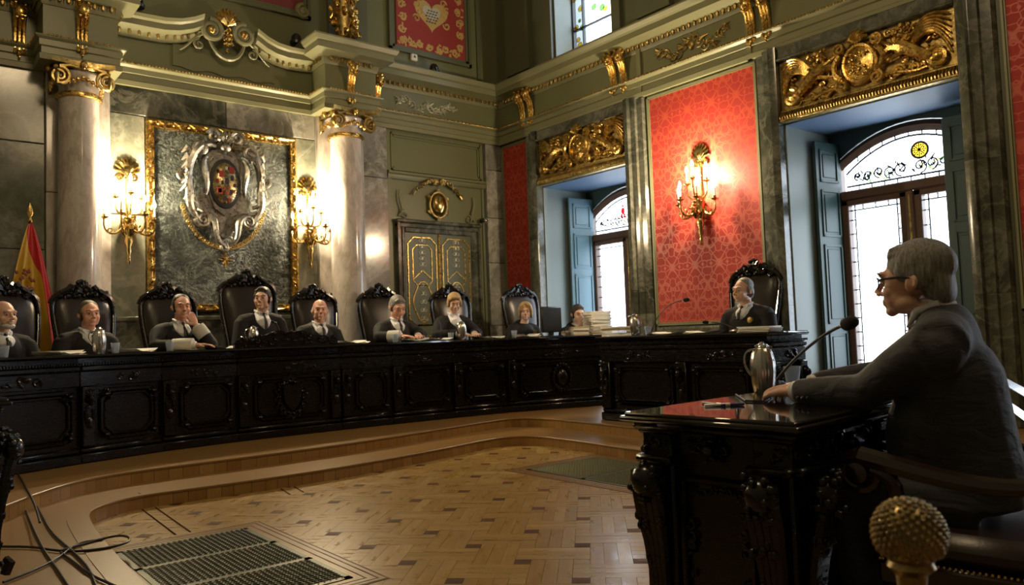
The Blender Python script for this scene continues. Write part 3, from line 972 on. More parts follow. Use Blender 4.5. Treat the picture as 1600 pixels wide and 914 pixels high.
def shutter(y, x0, x1, dy, mat, label, wide):
    """open shutter leaf hinged at the window frame: from (x1, y) back to (x0, y+dy)"""
    a = math.atan2(dy, x0-x1); L = math.hypot(dy, x0-x1)
    o = thing('window_shutter', label, 'shutter', (x1, y, OZ0+.02), a)
    z1 = 2.72
    MB().cbox(0,-.018,0,L,.018,z1,.004).build('leaf', M[mat], o)
    hh = [(0.08,.75),(.83,1.65),(1.73,2.22),(2.30,2.64)]
    for z0, z2 in hh:
        for s in (-1,1):
            mb = MB()
            for e, t in ((.05,.010),(.085,-.006)):
                pass
            mb.box(.06,s*.018,z0,L-.06,s*.030,z0+.022).box(.06,s*.018,z2-.022,L-.06,s*.030,z2).box(.06,s*.018,z0,.082,s*.030,z2).box(L-.082,s*.018,z0,L-.06,s*.030,z2)
            mb.cbox(.105,s*.016,z0+.05,L-.105,s*.026,z2-.05,.006)
            mb.build('raised_panel', M[mat], o)
    return o
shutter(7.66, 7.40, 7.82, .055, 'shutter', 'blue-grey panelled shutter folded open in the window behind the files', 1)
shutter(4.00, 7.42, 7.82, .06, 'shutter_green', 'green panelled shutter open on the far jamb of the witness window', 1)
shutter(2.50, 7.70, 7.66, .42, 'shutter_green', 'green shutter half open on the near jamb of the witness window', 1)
# upper stained windows
for n, (a, b) in enumerate(UPW):
    yc = (a+b)/2; h = (a-b)/2; Y = .35
    w = holder('window_%d' % (n+4), (WX, yc, 4.78), R90, 'upper leaded window with yellow stained-glass borders above the cornice')
    H = 1.9
    fr = MB().box(-h,Y-.03,0,-h+.03,Y+.03,H).box(h-.03,Y-.03,0,h,Y+.03,H).box(-h,Y-.03,0,h,Y+.03,.03)
    for x in (-h*.62, h*.60): fr.box(x-.008,Y-.02,0,x+.008,Y+.02,H)
    for z in (.42, 1.15): fr.box(-h,Y-.02,z-.008,h,Y+.02,z+.008)
    fr.build('frame', M['lead'], w, smooth=False)
    for i in range(3):
        xs = (-h+.03,-h*.62,h*.60,h-.03)
        for j, (z0, z1) in enumerate(((.03,.42),(.42,1.15),(1.15,H))):
            p = MB(); p.v += [(xs[i],Y,z0),(xs[i+1],Y,z0),(xs[i+1],Y,z1),(xs[i],Y,z1)]; p.f.append((0,1,2,3))
            p.build('pane', M['pane'], w, smooth=False)
    rr = random.Random(n+40); le = MB(); am = MB(); gr = MB()
    for q in range(46):
        if q < 34:
            s = rr.choice((-1,1)); x = s*rr.uniform(h*.66,h*.94); z = rr.uniform(.05,H)
        else: x = rr.uniform(-.12,.12); z = .75+rr.uniform(-.25,.9)
        r = rr.uniform(.022,.05)
        (am if rr.random() < .75 else gr).ell((x,Y-.004,z), (r,.003,r*rr.uniform(.7,1.1)), 8, 4)
        le.tube([(x+r*math.cos(t),Y-.008,z+r*.9*math.sin(t)) for t in [i*PI/4 for i in range(9)]], .004, 4)
    for q in range(5):
        p = spiral((-.3+.15*q,.10), .08, .8, 0, 1 if q % 2 else -1, 12, .3, Y-.008); le.tube(p, .005, 4)
    am.build('yellow_glass', M['pane_yellow'], w); gr.build('green_glass', M['pane_green'], w); le.build('lead_cames', M['lead'], w)
    rv = MB().box(-h,0,0,-h+.008,.6,H).box(h-.008,0,0,h,.6,H).box(-h,0,-.01,h,.6,.005)
    rv.build('reveal', M['reveal'], w, smooth=False)
for (a, b) in OPW:
    lamp('window_daylight_portal', 'AREA', (WX+.99,(a+b)/2,(OZ0+OZ1)/2), 1, (1,1,1), OZ1-OZ0, (0,PI/2,0), size_y=a-b, portal=True)
for (a, b) in UPW:
    lamp('window_daylight_portal', 'AREA', (WX+.59,(a+b)/2,5.73), 1, (1,1,1), 1.9, (0,PI/2,0), size_y=a-b, portal=True)
# ---------------------------------------------------------------- entablature
Z0E, ZTOP = 3.82, 4.64
ARCH = [(-.06,3.82),(.05,3.82),(.055,3.87),(.035,3.885),(.035,3.945),(.055,3.955),(.055,4.01),(.085,4.03),(.09,4.045),(-.06,4.045)]
CORN = [(-.06,4.36),(.03,4.36),(.045,4.40),(.05,4.44),(.12,4.47),(.19,4.49),(.19,4.56),(.215,4.575),(.24,4.62),(.24,4.64),(-.06,4.64)]
BACK = [(-1.2,8.68),(1.17,8.68),(1.17,8.30),(1.78,8.30),(1.78,8.68),(4.06,8.68),(4.06,8.30),(4.70,8.30),(4.70,8.68),(7.0,8.68)]
b3 = lambda P, z=0.0: [(x,y,z) for x,y in P]
t1 = holder('trim_1', label='olive entablature with gilt beading along the wall above the judges')
MB().sweep(ARCH, b3(BACK)).build('architrave', M['olive_light'], t1, sharp=25)
fr = MB().sweep([(-.06,4.045),(.02,4.045),(.02,4.36),(-.06,4.36)], b3(BACK)); fr.build('frieze', M['olive'], t1, sharp=25)
cl = MB().sweep(CORN, b3(BACK[:5])); cl.build('cornice', M['olive_light'], t1, sharp=25)
cr_ = MB().sweep(CORN, b3(BACK[5:])); cr_.build('cornice', M['olive_light'], t1, sharp=25)
def beads(mb, path, z, off, step, r, egg=False):
    P = [Vector((a,b,0)) for a,b in path]
    for a, b in zip(P, P[1:]):
        d = b-a; L = d.length
        if L < .05: continue
        d.normalize(); n = Vector((d.y,-d.x,0)); k = int(L/step)
        for i in range(k):
            c = a + d*(step*(i+.5)) + n*off
            if egg:
                mb.ell((c.x,c.y,z), (r*.75,r*.75,r*1.25), 6, 4)
                e = c + d*(step*.5)
                mb.ell((e.x,e.y,z), (r*.28,r*.28,r*1.1), 4, 3)
            else: mb.ell((c.x,c.y,z), (r,r,r), 5, 4)
    return mb
tag(beads(MB(), BACK, 4.05, .088, .034, .0125).build('bead_row', M['gold'], t1), kind='stuff')
e_ = MB(); beads(e_, BACK[:5], 4.425, .065, .075, .026, True); beads(e_, BACK[5:], 4.425, .065, .075, .026, True)
tag(e_.build('egg_and_dart', M['gold_dull'], t1), kind='stuff')
# swan-neck cornice between the columns
SW = [[(163.5,41.5),(195,48),(226,54),(255,59),(280,60),(300,57),(316,52)], [(399,74),(414,86),(430,95),(448,101),(470,105),(497,108)]]
PROF = [(-.10,-.03),(.0,-.03),(.01,.0),(.035,.03),(.10,.05),(.13,.065),(.13,.13),(.155,.15),(.17,.185),(-.10,.185)]
for pts in SW:
    P3 = [on_y(x, y, 8.56) for x, y in pts]
    P3 = [Vector((p.x, 8.62, p.z)) for p in P3]
    MB().sweep(PROF, P3).build('curved_cornice', M['olive_light'], t1, sharp=25)
    eg = MB()
    for a, b in zip(P3, P3[1:]):
        k = max(1, int((b-a).length/.07))
        for i in range(k):
            c = a+(b-a)*((i+.5)/k)
            eg.ell((c.x, c.y-.045, c.z+.012), (.019,.019,.032), 6, 4)
    tag(eg.build('egg_and_dart', M['gold_dull'], t1), kind='stuff')
pl = MB(); q = []
for i in range(25):
    x = 2.42+1.14*i/24; q.append((x, 4.10+.03*math.sin((x-2.99)*9)**2))
pl.prism(q + [(3.56,4.37),(2.42,4.37)], 8.64, 8.665, 'xz'); pl.build('frieze_panel', M['olive'], t1)
# volutes, shell and pendant where the two necks meet
sc = thing('scroll_pediment', 'olive scrolls and gilt shell where the curved cornice breaks above the coat of arms', 'ornament', (0,8.62,0))
for (x, y, sg, a0, nm) in ((331,46,-1,PI*.55,'volute'),(382,55,1,PI*.45,'volute')):
    p = on_y(x, y, 8.50)
    s_p = spiral((p.x,p.z), .125, 2.1, a0, sg, 34, .12, -.10)
    v = MB().tube(s_p, taper(35,.034,.022), 8); vo = v.build('volute', M['olive_light'], sc)
    MB().ell((p.x,-.12,p.z), (.045,.03,.045), 10, 8).build('rosette', M['gold'], vo)
c = on_y(356, 48, 8.5)
sh = MB()
for i in range(9):
    a = math.radians(25+130*i/8)
    sh.tube([(c.x,-.11,c.z+.06),(c.x+.08*math.cos(a),-.14,c.z+.06+.09*math.sin(a)),(c.x+.15*math.cos(a),-.11,c.z+.06+.19*math.sin(a))], [.012,.022,.016], 6)
sh.build('shell', M['gold'], sc)
pe = MB().tube(bez((c.x-.20,-.08,c.z-.10),(c.x-.16,-.10,c.z-.26),(c.x-.08,-.1,c.z-.32),(c.x,-.1,c.z-.32)), taper(11,.018,.028), 6).tube(bez((c.x+.20,-.08,c.z-.10),(c.x+.16,-.10,c.z-.26),(c.x+.08,-.1,c.z-.32),(c.x,-.1,c.z-.32)), taper(11,.018,.028), 6)
for s in (-1,1):
    pe.tube(spiral((c.x+s*.30,c.z-.20), .06, 1.4, PI/2, -s, 16, .2, -.06), .013, 6)
    pe.tube(bez((c.x+s*.20,-.06,c.z-.05),(c.x+s*.34,-.06,c.z-.08),(c.x+s*.38,-.06,c.z-.22),(c.x+s*.50,-.06,c.z-.30)), taper(11,.02,.008), 6)
pe.build('bracket_scroll', M['olive_light'], sc)
ca = MB(); carve(ca, c.x-.07, c.z-.27, c.x+.07, c.z+.05, -.11, .035, 14, random.Random(3)); tag(ca.build('pendant', M['gold'], sc), kind='stuff')

t2 = holder('trim_2', label='olive entablature with gilt beading along the window wall')
RP = [(6.98,8.45),(6.98,5.98),(6.94,5.98),(6.94,4.46),(6.98,4.46),(6.98,-6.0)]
RP = [(6.98,8.68),(6.98,-6.0)]
MB().sweep(ARCH, b3(RP)).build('architrave', M['olive_light'], t2, sharp=25)
MB().sweep([(-.06,4.045),(.02,4.045),(.02,4.36),(-.06,4.36)], b3(RP)).build('frieze', M['olive'], t2, sharp=25)
MB().sweep(CORN, b3(RP)).build('cornice', M['olive_light'], t2, sharp=25)
tag(beads(MB(), [(6.98,8.6),(6.98,1.6)], 4.05, .088, .034, .0125).build('bead_row', M['gold'], t2), kind='stuff')
tag(beads(MB(), [(6.98,8.5),(6.98,1.6)], 4.425, .065, .075, .026, True).build('egg_and_dart', M['gold_dull'], t2), kind='stuff')
for y in (5.93, 4.44): MB().box(6.93,y-.03,3.82,6.985,y+.03,4.60).build('frieze_strip', M['olive_light'], t2)

# ---------------------------------------------------------------- gilt corbels
def corbel_parts(t):
    b = MB()
    for k, x in enumerate((-.036,0,.036)):
        pts = [(x,-.03,-.20),(x,-.025,-.14),(x,-.03,-.05),(x,-.055,.06),(x,-.10,.13),(x,-.125,.19),(x,-.10,.235),(x,-.05,.24)]
        b.tube(pts, [.010,.013,.016,.019,.022,.024,.022,.014], 6)
    b.build('fluted_scroll', M['gold'], t)
    m_ = MB(); r_ = random.Random(5)
    m_.ell((0,-.135,.15),(.05,.035,.065),10,8)
    for i in range(10): m_.ell((r_.uniform(-.045,.045),-.13+r_.uniform(-.02,.02),.15+r_.uniform(-.08,.09)),(.018,.02,.02),6,5)
    for s in (-1,1): m_.tube(spiral((s*.045,.21),.035,1.3,PI/2,s,12,.2,-.09),.011,5)
    m_.build('mask', M['gold'], t)
    d = MB().ell((0,-.045,-.235),(.022,.022,.03),8,6).ell((0,-.05,-.275),(.012,.012,.018),6,5)
    for s in (-1,1): d.ell((s*.035,-.045,-.215),(.022,.022,.028),7,5)
    d.build('drop', M['gold'], t)
CG = 'gilt corbels of the entablature'
def corbel(loc, rz, label):
    t = thing('gilded_corbel', label, 'corbel', loc, rz, CG); corbel_parts(t); return t
p = on_y(31,45,8.6); corbel((p.x,8.66,p.z), 0, 'leftmost gilt corbel, on the frieze left of the first column')
p = on_y(130,42,8.2); corbel((p.x,8.28,p.z+.0), 0, 'gilt corbel directly above the capital of the column beside the flag')
p = on_y(551,128,8.2); corbel((p.x,8.28,p.z), 0, 'gilt corbel directly above the capital of the column nearer the door')
p = on_y(590,145,8.6); corbel((p.x,8.66,p.z), 0, 'gilt corbel at the start of the frieze above the judges\' door')
for ya, yb, w_ in ((8.08,7.90,'nearest the corner of the hall'),(6.34,6.17,'at the near side of the window behind the files'),(4.40,4.22,'above the far jamb of the witness window'),(2.40,2.22,'above the near jamb of the witness window')):
    corbel((6.96,ya,4.22), R90, 'farther of the paired gilt corbels '+w_)
    corbel((6.96,yb,4.22), R90, 'nearer of the paired gilt corbels '+w_)

# foliage reliefs on the friezes
def foliage(name, label, loc, rz, w, h, mat, seed, n):
    t = thing(name, label, 'relief', loc, rz); r_ = random.Random(seed); mb = MB()
    for s in (-1,1):
        for k in range(n):
            u = k/n; x = s*(.03+u*w*.46); z = (math.sin(u*7+seed)*.25)*h
            mb.tube(spiral((x,z), h*.30*(1-.4*u), 1.2, r_.uniform(0,6), s, 12, .2, -.01), h*.035, 5)
            for _ in range(3):
                a = r_.uniform(-.9,.9)+(0 if s > 0 else PI); L = h*r_.uniform(.25,.5)
                mb.tube([(x,-.012,z),(x+L*.5*math.cos(a),-.028,z+L*.5*math.sin(a)),(x+L*math.cos(a),-.006,z+L*math.sin(a))], [h*.03,h*.065,h*.01], 5)
    mb.ell((0,-.01,0),(h*.16,.03,h*.22),10,6)
    mb.build('foliage', M[mat], t); return t
foliage('stucco_foliage', 'silvery stucco foliage on the frieze above the judges\' door', (5.72,8.665,4.21), 0, .98, .22, 'stucco', 3, 9)
foliage('acanthus_relief', 'olive acanthus spray on the frieze above the red damask with the wall lamp', (6.965,5.17,4.21), R90, 1.05, .26, 'gold_dull', 8, 6)

# ---------------------------------------------------------------- columns
def column(x, y, R, label):
    t = thing('marble_column', label, 'column', (x,y,DAIS), 0, 'marble columns flanking the coat of arms')
    H = 3.54-DAIS
    pr = [(R*1.06,.42),(R*1.03,.5),(R*1.02,1.0),(R*1.0,1.8),(R*.95,2.8),(R*.91,H-.06),(R*.95,H-.02),(R*.95,H)]
    MB().lathe(pr, 40).build('shaft', M['marble_light'], t)
    MB().cbox(-R*1.5,-R*1.2,0,R*1.5,R*1.2,.26,.01).lathe([(R*1.4,.26),(R*1.45,.30),(R*1.35,.34),(R*1.2,.35),(R*1.28,.39),(R*1.1,.43)], 32).build('base', M['marble_dark'], t)
    MB().lathe([(R*.93,H-.03),(R*1.07,H-.02),(R*1.09,H),(R*1.05,H+.02),(R*.93,H+.02)], 32).build('neck_ring', M['gold'], t)
    cp = MB().lathe([(R*.92,H+.02),(R*.92,H+.10),(R*1.15,H+.16),(R*1.2,H+.20),(R*1.0,H+.24)], 32)
    c_ = cp.build('capital', M['marble_light'], t)
    A = R*1.42; zt = H+.26
    ab = []
    for s in range(4):
        for i in range(7):
            u = -1+2*i/7; d = A*(1-.16*(1-u*u))
            a = s*PI/2; px, py = u*A, -d
            ab.append((px*math.cos(a)-py*math.sin(a), px*math.sin(a)+py*math.cos(a)))
    MB().prism(ab, zt, zt+.045, 'xy').build('abacus', M['gold_dull'], c_)
    for s in range(4):
        a = s*PI/2
        for sg in (-1,1):
            v = MB(); sp = spiral((sg*R*1.05,H+.135), .092, 2.0, PI/2, sg, 26, .12, -R*1.18)
            v.tube(sp, taper(27,.020,.013), 6)
            v.tube([(0,-R*1.12,zt-.02),(sg*R*.6,-R*1.16,zt-.01),(sg*R*1.05,-R*1.18,zt-.03)], .018, 6)
            v.ell((sg*R*1.05,-R*1.18,H+.135),(.02,.03,.02),8,6)
            v.xf(0, Matrix.Rotation(a,4,'Z'))
            v.build('volute', M['gold_dull'], c_)
    g = MB(); r_ = random.Random(2)
    for s in range(4):
        k = g.mark()
        for i in range(-3,4): g.ell((i*R*.22,-R*1.15,H+.15-.02*abs(i)),(.02,.02,.026),6,5)
        g.ell((0,-R*1.35,zt+.005),(.035,.03,.045),8,6)
        g.xf(k, Matrix.Rotation(s*PI/2,4,'Z'))
    g.build('garland', M['gold'], c_)
    return t
column(1.480, 8.45, .192, 'pale marble column with ionic capital standing beside the flag')
column(4.375, 8.45, .205, 'pale marble column with ionic capital between wall lamp and judges\' door')

# ---------------------------------------------------------------- gilt frame, dark stone and the coat of arms
gf = thing('framed_stone_panel', 'large gilded frame round the dark stone panel with the coat of arms', 'panel', (2.975,WY-.03,1.43))
hw_, H_, fw = .835, 2.06, .085
MB().box(-hw_+.05,-.012,.05,hw_-.05,.01,H_-.05).build('stone_panel', M['slate'], gf, smooth=False)
def rail(L):
    mb = MB(); P = [(0,0),(.0,.045),(.02,.055),(.04,.035),(.06,.03),(.075,.045),(fw,.02),(fw,0)]
    k = len(mb.v); n = len(P)
    for end in (0,1):
        for d, o in P:
            z = d if end == 0 else L-d
            mb.v.append((d,-o,z))
    for i in range(n-1): mb.f.append((k+i,k+i+1,k+n+i+1,k+n+i))
    for i in range(int(L/.16)):
        z = .12+i*.16
        if z > L-.12: break
        mb.tube([(.012,-.055,z),(.045,-.062,z+.05),(.072,-.05,z+.075)], [.006,.016,.006], 5)
        mb.ell((.04,-.05,z+.01),(.016,.012,.028),6,5)
    return mb
for (L, M4) in ((H_, Matrix.Translation((-hw_,0,0))), (H_, Matrix.Translation((hw_,0,0)) @ Matrix.Scale(-1,4,(1,0,0))),
                (2*hw_, Matrix.Translation((-hw_,0,H_)) @ Matrix.Rotation(PI/2,4,'Y')), (2*hw_, Matrix.Translation((hw_,0,0)) @ Matrix.Rotation(-PI/2,4,'Y'))):
    mb = rail(L); mb.xf(0, M4); mb.build('rail', M['gold'], gf)
ar = thing('coat_of_arms', 'silvered baroque coat of arms with a painted oval shield on dark stone', 'coat of arms', (2.95,WY-.045,2.86))
SO = [(0,.40),(.12,.38),(.20,.30),(.24,.20),(.20,.08),(.22,-.05),(.30,-.16),(.26,-.34),(.14,-.48),(0,-.62)]
poly = SO + [(-x,z) for x,z in SO[-2:0:-1]]
MB().prism(poly[::-1], -.02, .02, 'xz').build('back_plate', M['silver'], ar)
inn = [(0,.33),(.12,.30),(.17,.22),(.15,.05),(.18,-.10),(.12,-.28),(0,-.36)]; inn = inn + [(-x,z) for x,z in inn[-2:0:-1]]
MB().prism(inn[::-1], -.055, -.02, 'xz').build('shield_plate', M['silver'], ar)
for s in (-1,1):
    k = MB()
    k.tube(bez((s*.10,-.06,.42),(s*.34,-.10,.46),(s*.40,-.10,.20),(s*.40,-.07,.06),14), taper(15,.03,.045,.052), 8)
    k.tube(spiral((s*.27,.36),.085,1.9,-PI/2 if s > 0 else -PI/2,s,26,.15,-.10), taper(27,.030,.018), 7)
    k.tube(spiral((s*.13,.52),.075,1.7,PI*.1 if s>0 else PI*.9,s,24,.15,-.09), taper(25,.026,.016), 7)
    k.tube(spiral((s*.46,.05),.055,1.6,PI/2,-s,20,.15,-.08), taper(21,.024,.014), 6)
    k.tube(bez((s*.41,-.08,.05),(s*.36,-.10,-.18),(s*.46,-.10,-.24),(s*.30,-.08,-.42),14), taper(15,.040,.028,.048), 8)
    k.tube(spiral((s*.25,-.42),.085,1.9,0 if s>0 else PI,-s,24,.15,-.09), taper(25,.030,.016), 7)
    k.tube(bez((s*.22,-.07,-.36),(s*.05,-.11,-.42),(s*.20,-.10,-.62),(s*.02,-.08,-.70),12), taper(13,.045,.025), 8)
    k.tube(bez((s*.20,-.07,.28),(s*.30,-.12,.18),(s*.16,-.11,.02),(s*.22,-.08,-.14),12), taper(13,.022,.018,.035), 7)
    for i in range(9):
        z = .34-.085*i; x0 = .36 if i < 5 else .38-.04*(i-5)
        k.tube([(s*x0,-.07,z),(s*(x0+.055),-.10,z+.02),(s*(x0+.10),-.05,z-.035)],[.020,.030,.008],6)
    k.build('scrollwork', M['silver'], ar)
MB().tube(spiral((-.03,-.72),.05,1.4,PI/2,-1,16,.2,-.08),.022,7).build('tail_scroll', M['silver'], ar)
cr = MB()
for i in range(7):
    a = math.radians(20+140*i/6)
    cr.tube([(0,-.06,.46),(.07*math.cos(a),-.11,.46+.07*math.sin(a)),(.13*math.cos(a),-.07,.46+.14*math.sin(a))],[.015,.026,.014],6)
cr.ell((0,-.10,.40),(.06,.04,.05),10,8); cr.build('crown_shell', M['silver'], ar)
MB().lathe([(.175,-.0),(.17,.02),(.155,.026)], 36, (0,-.055,0), 'y').xf(0, Matrix.Diagonal((1,1,1.62,1))).build('oval_rim', M['lead'], ar)
ov = MB()
for j in range(7):
    pass
ov.lathe([(.155,.0),(.145,.02),(.10,.045),(.05,.056),(.0,.060)], 36, (0,-.06,0), 'y').xf(0, Matrix.Diagonal((1,1,1.62,1)))
ovo = ov.build('oval_shield', goldm('painted_gold_shield', (.62,.50,.26), .25, .15), ar)
def dome_y(x, z):
    r = min(1, math.hypot(x/.155, z/.251)); return -.062-.060*math.sqrt(max(0,1-r**2))
red_ = plain('heraldic_red', (.30,.03,.025), .4); dk = plain('heraldic_dark', (.025,.02,.03), .4); wh = plain('heraldic_white', (.55,.52,.42), .4)
def charge(name, x, z, w, h, m_, pts=None):
    poly = pts or [(-1,-1),(1,-1),(1,1),(-1,1)]
    y = dome_y(x, z)
    MB().prism([(x+a*w, z+b*h) for a, b in poly], y-.006, y+.012, 'xz').build(name, m_, ovo)
for x, z, w, h, m_ in ((-.055,.10,.026,.034,red_),(.06,.15,.028,.035,red_),(.06,.06,.016,.03,dk),(-.10,.02,.014,.02,red_),(-.05,.0,.012,.02,dk),(.0,.02,.022,.036,dk),(.09,-.02,.014,.02,dk),(-.075,-.09,.03,.036,red_),(-.075,-.09,.018,.022,wh),(.05,-.10,.014,.03,dk),(.085,-.09,.012,.02,red_),(-.02,-.17,.020,.024,dk),(.03,-.19,.014,.02,red_),(-.09,.13,.012,.018,dk),(.0,.17,.014,.018,wh)):
    charge('heraldic_charge', x, z, w, h, m_)
for a in range(4):
    MB().box(-.003,dome_y(.02,-.12)-.005,-.001,.003,dome_y(.02,-.12),.09).xf(0, Matrix.Translation((.0,0,-.12)) @ Matrix.Rotation(a*PI/4-.4,4,'Y')).build('heraldic_chain', red_, ovo)
# collar of the order round the shield
cc = thing('collar_chain', 'gilt collar of links hanging round the coat of arms with a cross', 'chain', (2.95,WY-.045,2.86))
for i in range(27):
    a = math.radians(198+144*i/26)
    x, z = .47*math.cos(a), -.10+.62*math.sin(a)
    mb = MB().tube([(.030*math.cos(t),-.012,.022*math.sin(t)) for t in [q*PI/3 for q in range(7)]],.009,5).ell((0,-.016,0),(.014,.012,.014),6,5)
    mb.xf(0, Matrix.Translation((x,-.02,z)) @ Matrix.Rotation(-(a+PI/2),4,'Y')); mb.build('link', M['gold_dull'], cc)
cz = MB()
for i in range(8):
    a = i*PI/4; L = .075 if i % 2 == 0 else .05
    cz.tube([(0,-.03,-.86),(L*math.cos(a),-.03,-.86+L*math.sin(a))],[.008,.016],5)
cz.tube([(0,-.03,-.80),(0,-.03,-.72)],.01,5); cz.build('cross', M['gold'], cc)

# ---------------------------------------------------------------- wall lamps
def sconce(loc, rz, label, power):
    t = thing('wall_candelabra', label, 'wall lamp', loc, rz, 'gilt wall candelabra')
    bp = MB()
    for i in range(9):
        a = math.radians(10+160*i/8)
        bp.tube([(0,-.015,.52),(.07*math.cos(a),-.03,.55+.09*math.sin(a)),(.12*math.cos(a),-.012,.55+.16*math.sin(a))],[.012,.022,.015],6)
    for s in (-1,1):
        bp.tube(spiral((s*.07,.50),.045,1.4,PI/2,s,16,.2,-.02),.013,6)
    bp.tube([(0,-.02,-.1),(0,-.02,.5)],.014,6)
    bp.build('palmette', M['brass'], t)
    bo = MB().lathe([(0,-.42),(.012,-.40),(.02,-.36),(.012,-.33),(.03,-.28),(.022,-.24),(.045,-.18),(.035,-.13),(.075,-.06),(.085,-.03),(.05,-.01),(.05,.03),(.07,.06),(0,.08)], 14, (0,-.07,0))
    for i in range(8):
        a = i*PI/4; bo.tube([(.05*math.cos(a),-.07+.05*math.sin(a),-.12),(.085*math.cos(a),-.07+.085*math.sin(a),-.06),(.075*math.cos(a),-.07+.075*math.sin(a),.0)],[.008,.014,.01],5)
    carve(bo, -.09, -.06, .09, .10, -.13, .03, 16, random.Random(4))
    bo.build('body', M['brass'], t)
    spots = [(-.24,-.12,.05),(-.11,-.26,.08),(.11,-.26,.08),(.24,-.12,.05),(-.13,-.10,.27),(.13,-.10,.27),(0,-.17,.31)]
    for i, (x, y, z) in enumerate(spots):
        low = z < .2
        zb = -.02 if low else .10
        a = MB().tube(bez((x*.2,-.08,zb),(x*.5,y*.6-.03,zb-.13 if low else zb),(x*1.1,y*1.05,z-.19),(x,y,z-.02),14), taper(15,.014,.008), 6)
        if low:
            k = a.mark(); a.tube(spiral((0,0),.04,1.3,PI,1,14,.2,0),.008,5)
            a.xf(k, Matrix.Translation((x*.75,y*.75-.02,z-.13)) @ Matrix.Rotation(math.atan2(y,x),4,'Z'))
        ao = a.build('arm', M['brass'], t)
        MB().lathe([(.006,-.02),(.018,-.012),(.040,0),(.044,.006),(.016,.004),(.014,.03),(.018,.036),(.0,.036)],14,(x,y,z)).build('drip_pan', M['brass'], ao)
        MB().lathe([(.0095,.03),(.0095,.125),(0,.127)],10,(x,y,z)).build('candle', M['candle'], ao)
        MB().lathe([(.0,.125),(.009,.13),(.017,.15),(.014,.175),(.005,.20),(0,.208)],10,(x,y,z)).build('bulb', M['bulb'], ao)
    l = lamp('candelabra_light', 'POINT', (0,0,0), power, (1.0,.80,.50), .07)
    l.parent = t; l.location = (0,-.19,.36)
    return t
sconce((1.955,WY-.03,2.34), 0, 'gilt wall candelabra between the first column and the gilded frame', 140)
sconce((3.955,WY-.03,2.34), 0, 'gilt wall candelabra between the gilded frame and the second column', 140)
sconce((WX-.012,5.14,2.38), R90, 'gilt wall candelabra on the red damask behind the prosecutor', 140)

# ---------------------------------------------------------------- judges' door
dr = holder('door_1', (5.85,WY,DAIS), 0, 'double door with gilded mouldings in a dark marble frame')
ZT = 2.46-DAIS
sr = MB()
prof = [(0,.04),(.03,.07),(.05,.07),(.06,.05),(.09,.05),(.10,.09),(.13,.09),(.13,0),(0,0)]
for s in (-1,1):
    poly = [(s*(.54+e),-d) for e,d in prof]
    MB().prism(poly if s > 0 else poly[::-1], 0, ZT+.13, 'xy').build('jamb', M['marble_dark'], dr, sharp=20)
MB().cbox(-.54,-.06,ZT,.54,0,ZT+.12,.012).cbox(-.69,-.11,ZT+.12,.69,0,ZT+.17,.015).cbox(-.67,-.08,ZT+.06,.67,0,ZT+.12,.01).build('head', M['marble_dark'], dr)
def octo(x0,z0,x1,z1,c): return [(x0+c,z0),(x1-c,z0),(x1,z0+c),(x1,z1-c),(x1-c,z1),(x0+c,z1),(x0,z1-c),(x0,z0+c)]
for s in (-1,1):
    a, b = (-.54,-.012) if s < 0 else (.012,.54)
    lf = MB().box(a,-.03,0,b,-.005,ZT).build('door_leaf', M['sage'], dr, smooth=False)
    mx = (a+b)/2; w = (b-a)
    def gm(pts, r, y=-.032): return MB().tube([(x,y,z) for x,z in pts], r, 4, 1.0, (0,1,0))
    def ring(P): return P + [P[0], P[1]]
    g = MB()
    for (x0,z0,x1,z1,c,r) in ((a+.04,1.05,b-.04,ZT-.06,.09,.012),(a+.115,1.58,b-.115,ZT-.16,.06,.009),(a+.04,.12,b-.04,.90,.09,.012)):
        g.tube([(x,-.034,z) for x,z in ring(octo(x0,z0,x1,z1,c))], r, 6)
    # chevron and the rounded panel below it
    g.tube([(a+.115,-.034,1.66),(mx,-.034,1.78),(b-.115,-.034,1.66)], .009, 6)
    ovp = [(mx+(w*.27)*math.cos(t)*(1+.12*math.cos(4*t)), 1.36+.27*math.sin(t)) for t in [2*PI*i/28 for i in range(29)]]
    g.tube([(x,-.034,z) for x,z in ovp], .009, 6)
    g.build('gilt_moulding', M['gold'], lf)
    fo = MB(); r_ = random.Random(9+s)
    for zc, hh in ((2.02,.16),(1.36,.22)):
        for q in range(5):
            z = zc-hh+2*hh*q/4
            for ss in (-1,1): fo.tube(spiral((mx+ss*.035,z),.032,1.2,PI/2,ss,12,.2,-.034),.007,5)
            fo.ell((mx,-.034,z),(.016,.008,.03),7,5)
    fo.build('silver_foliage', M['stucco'], lf)
MB().tube([(0,-.04,0),(0,-.04,ZT)], .013, 8).build('gilt_astragal', M['gold'], dr)
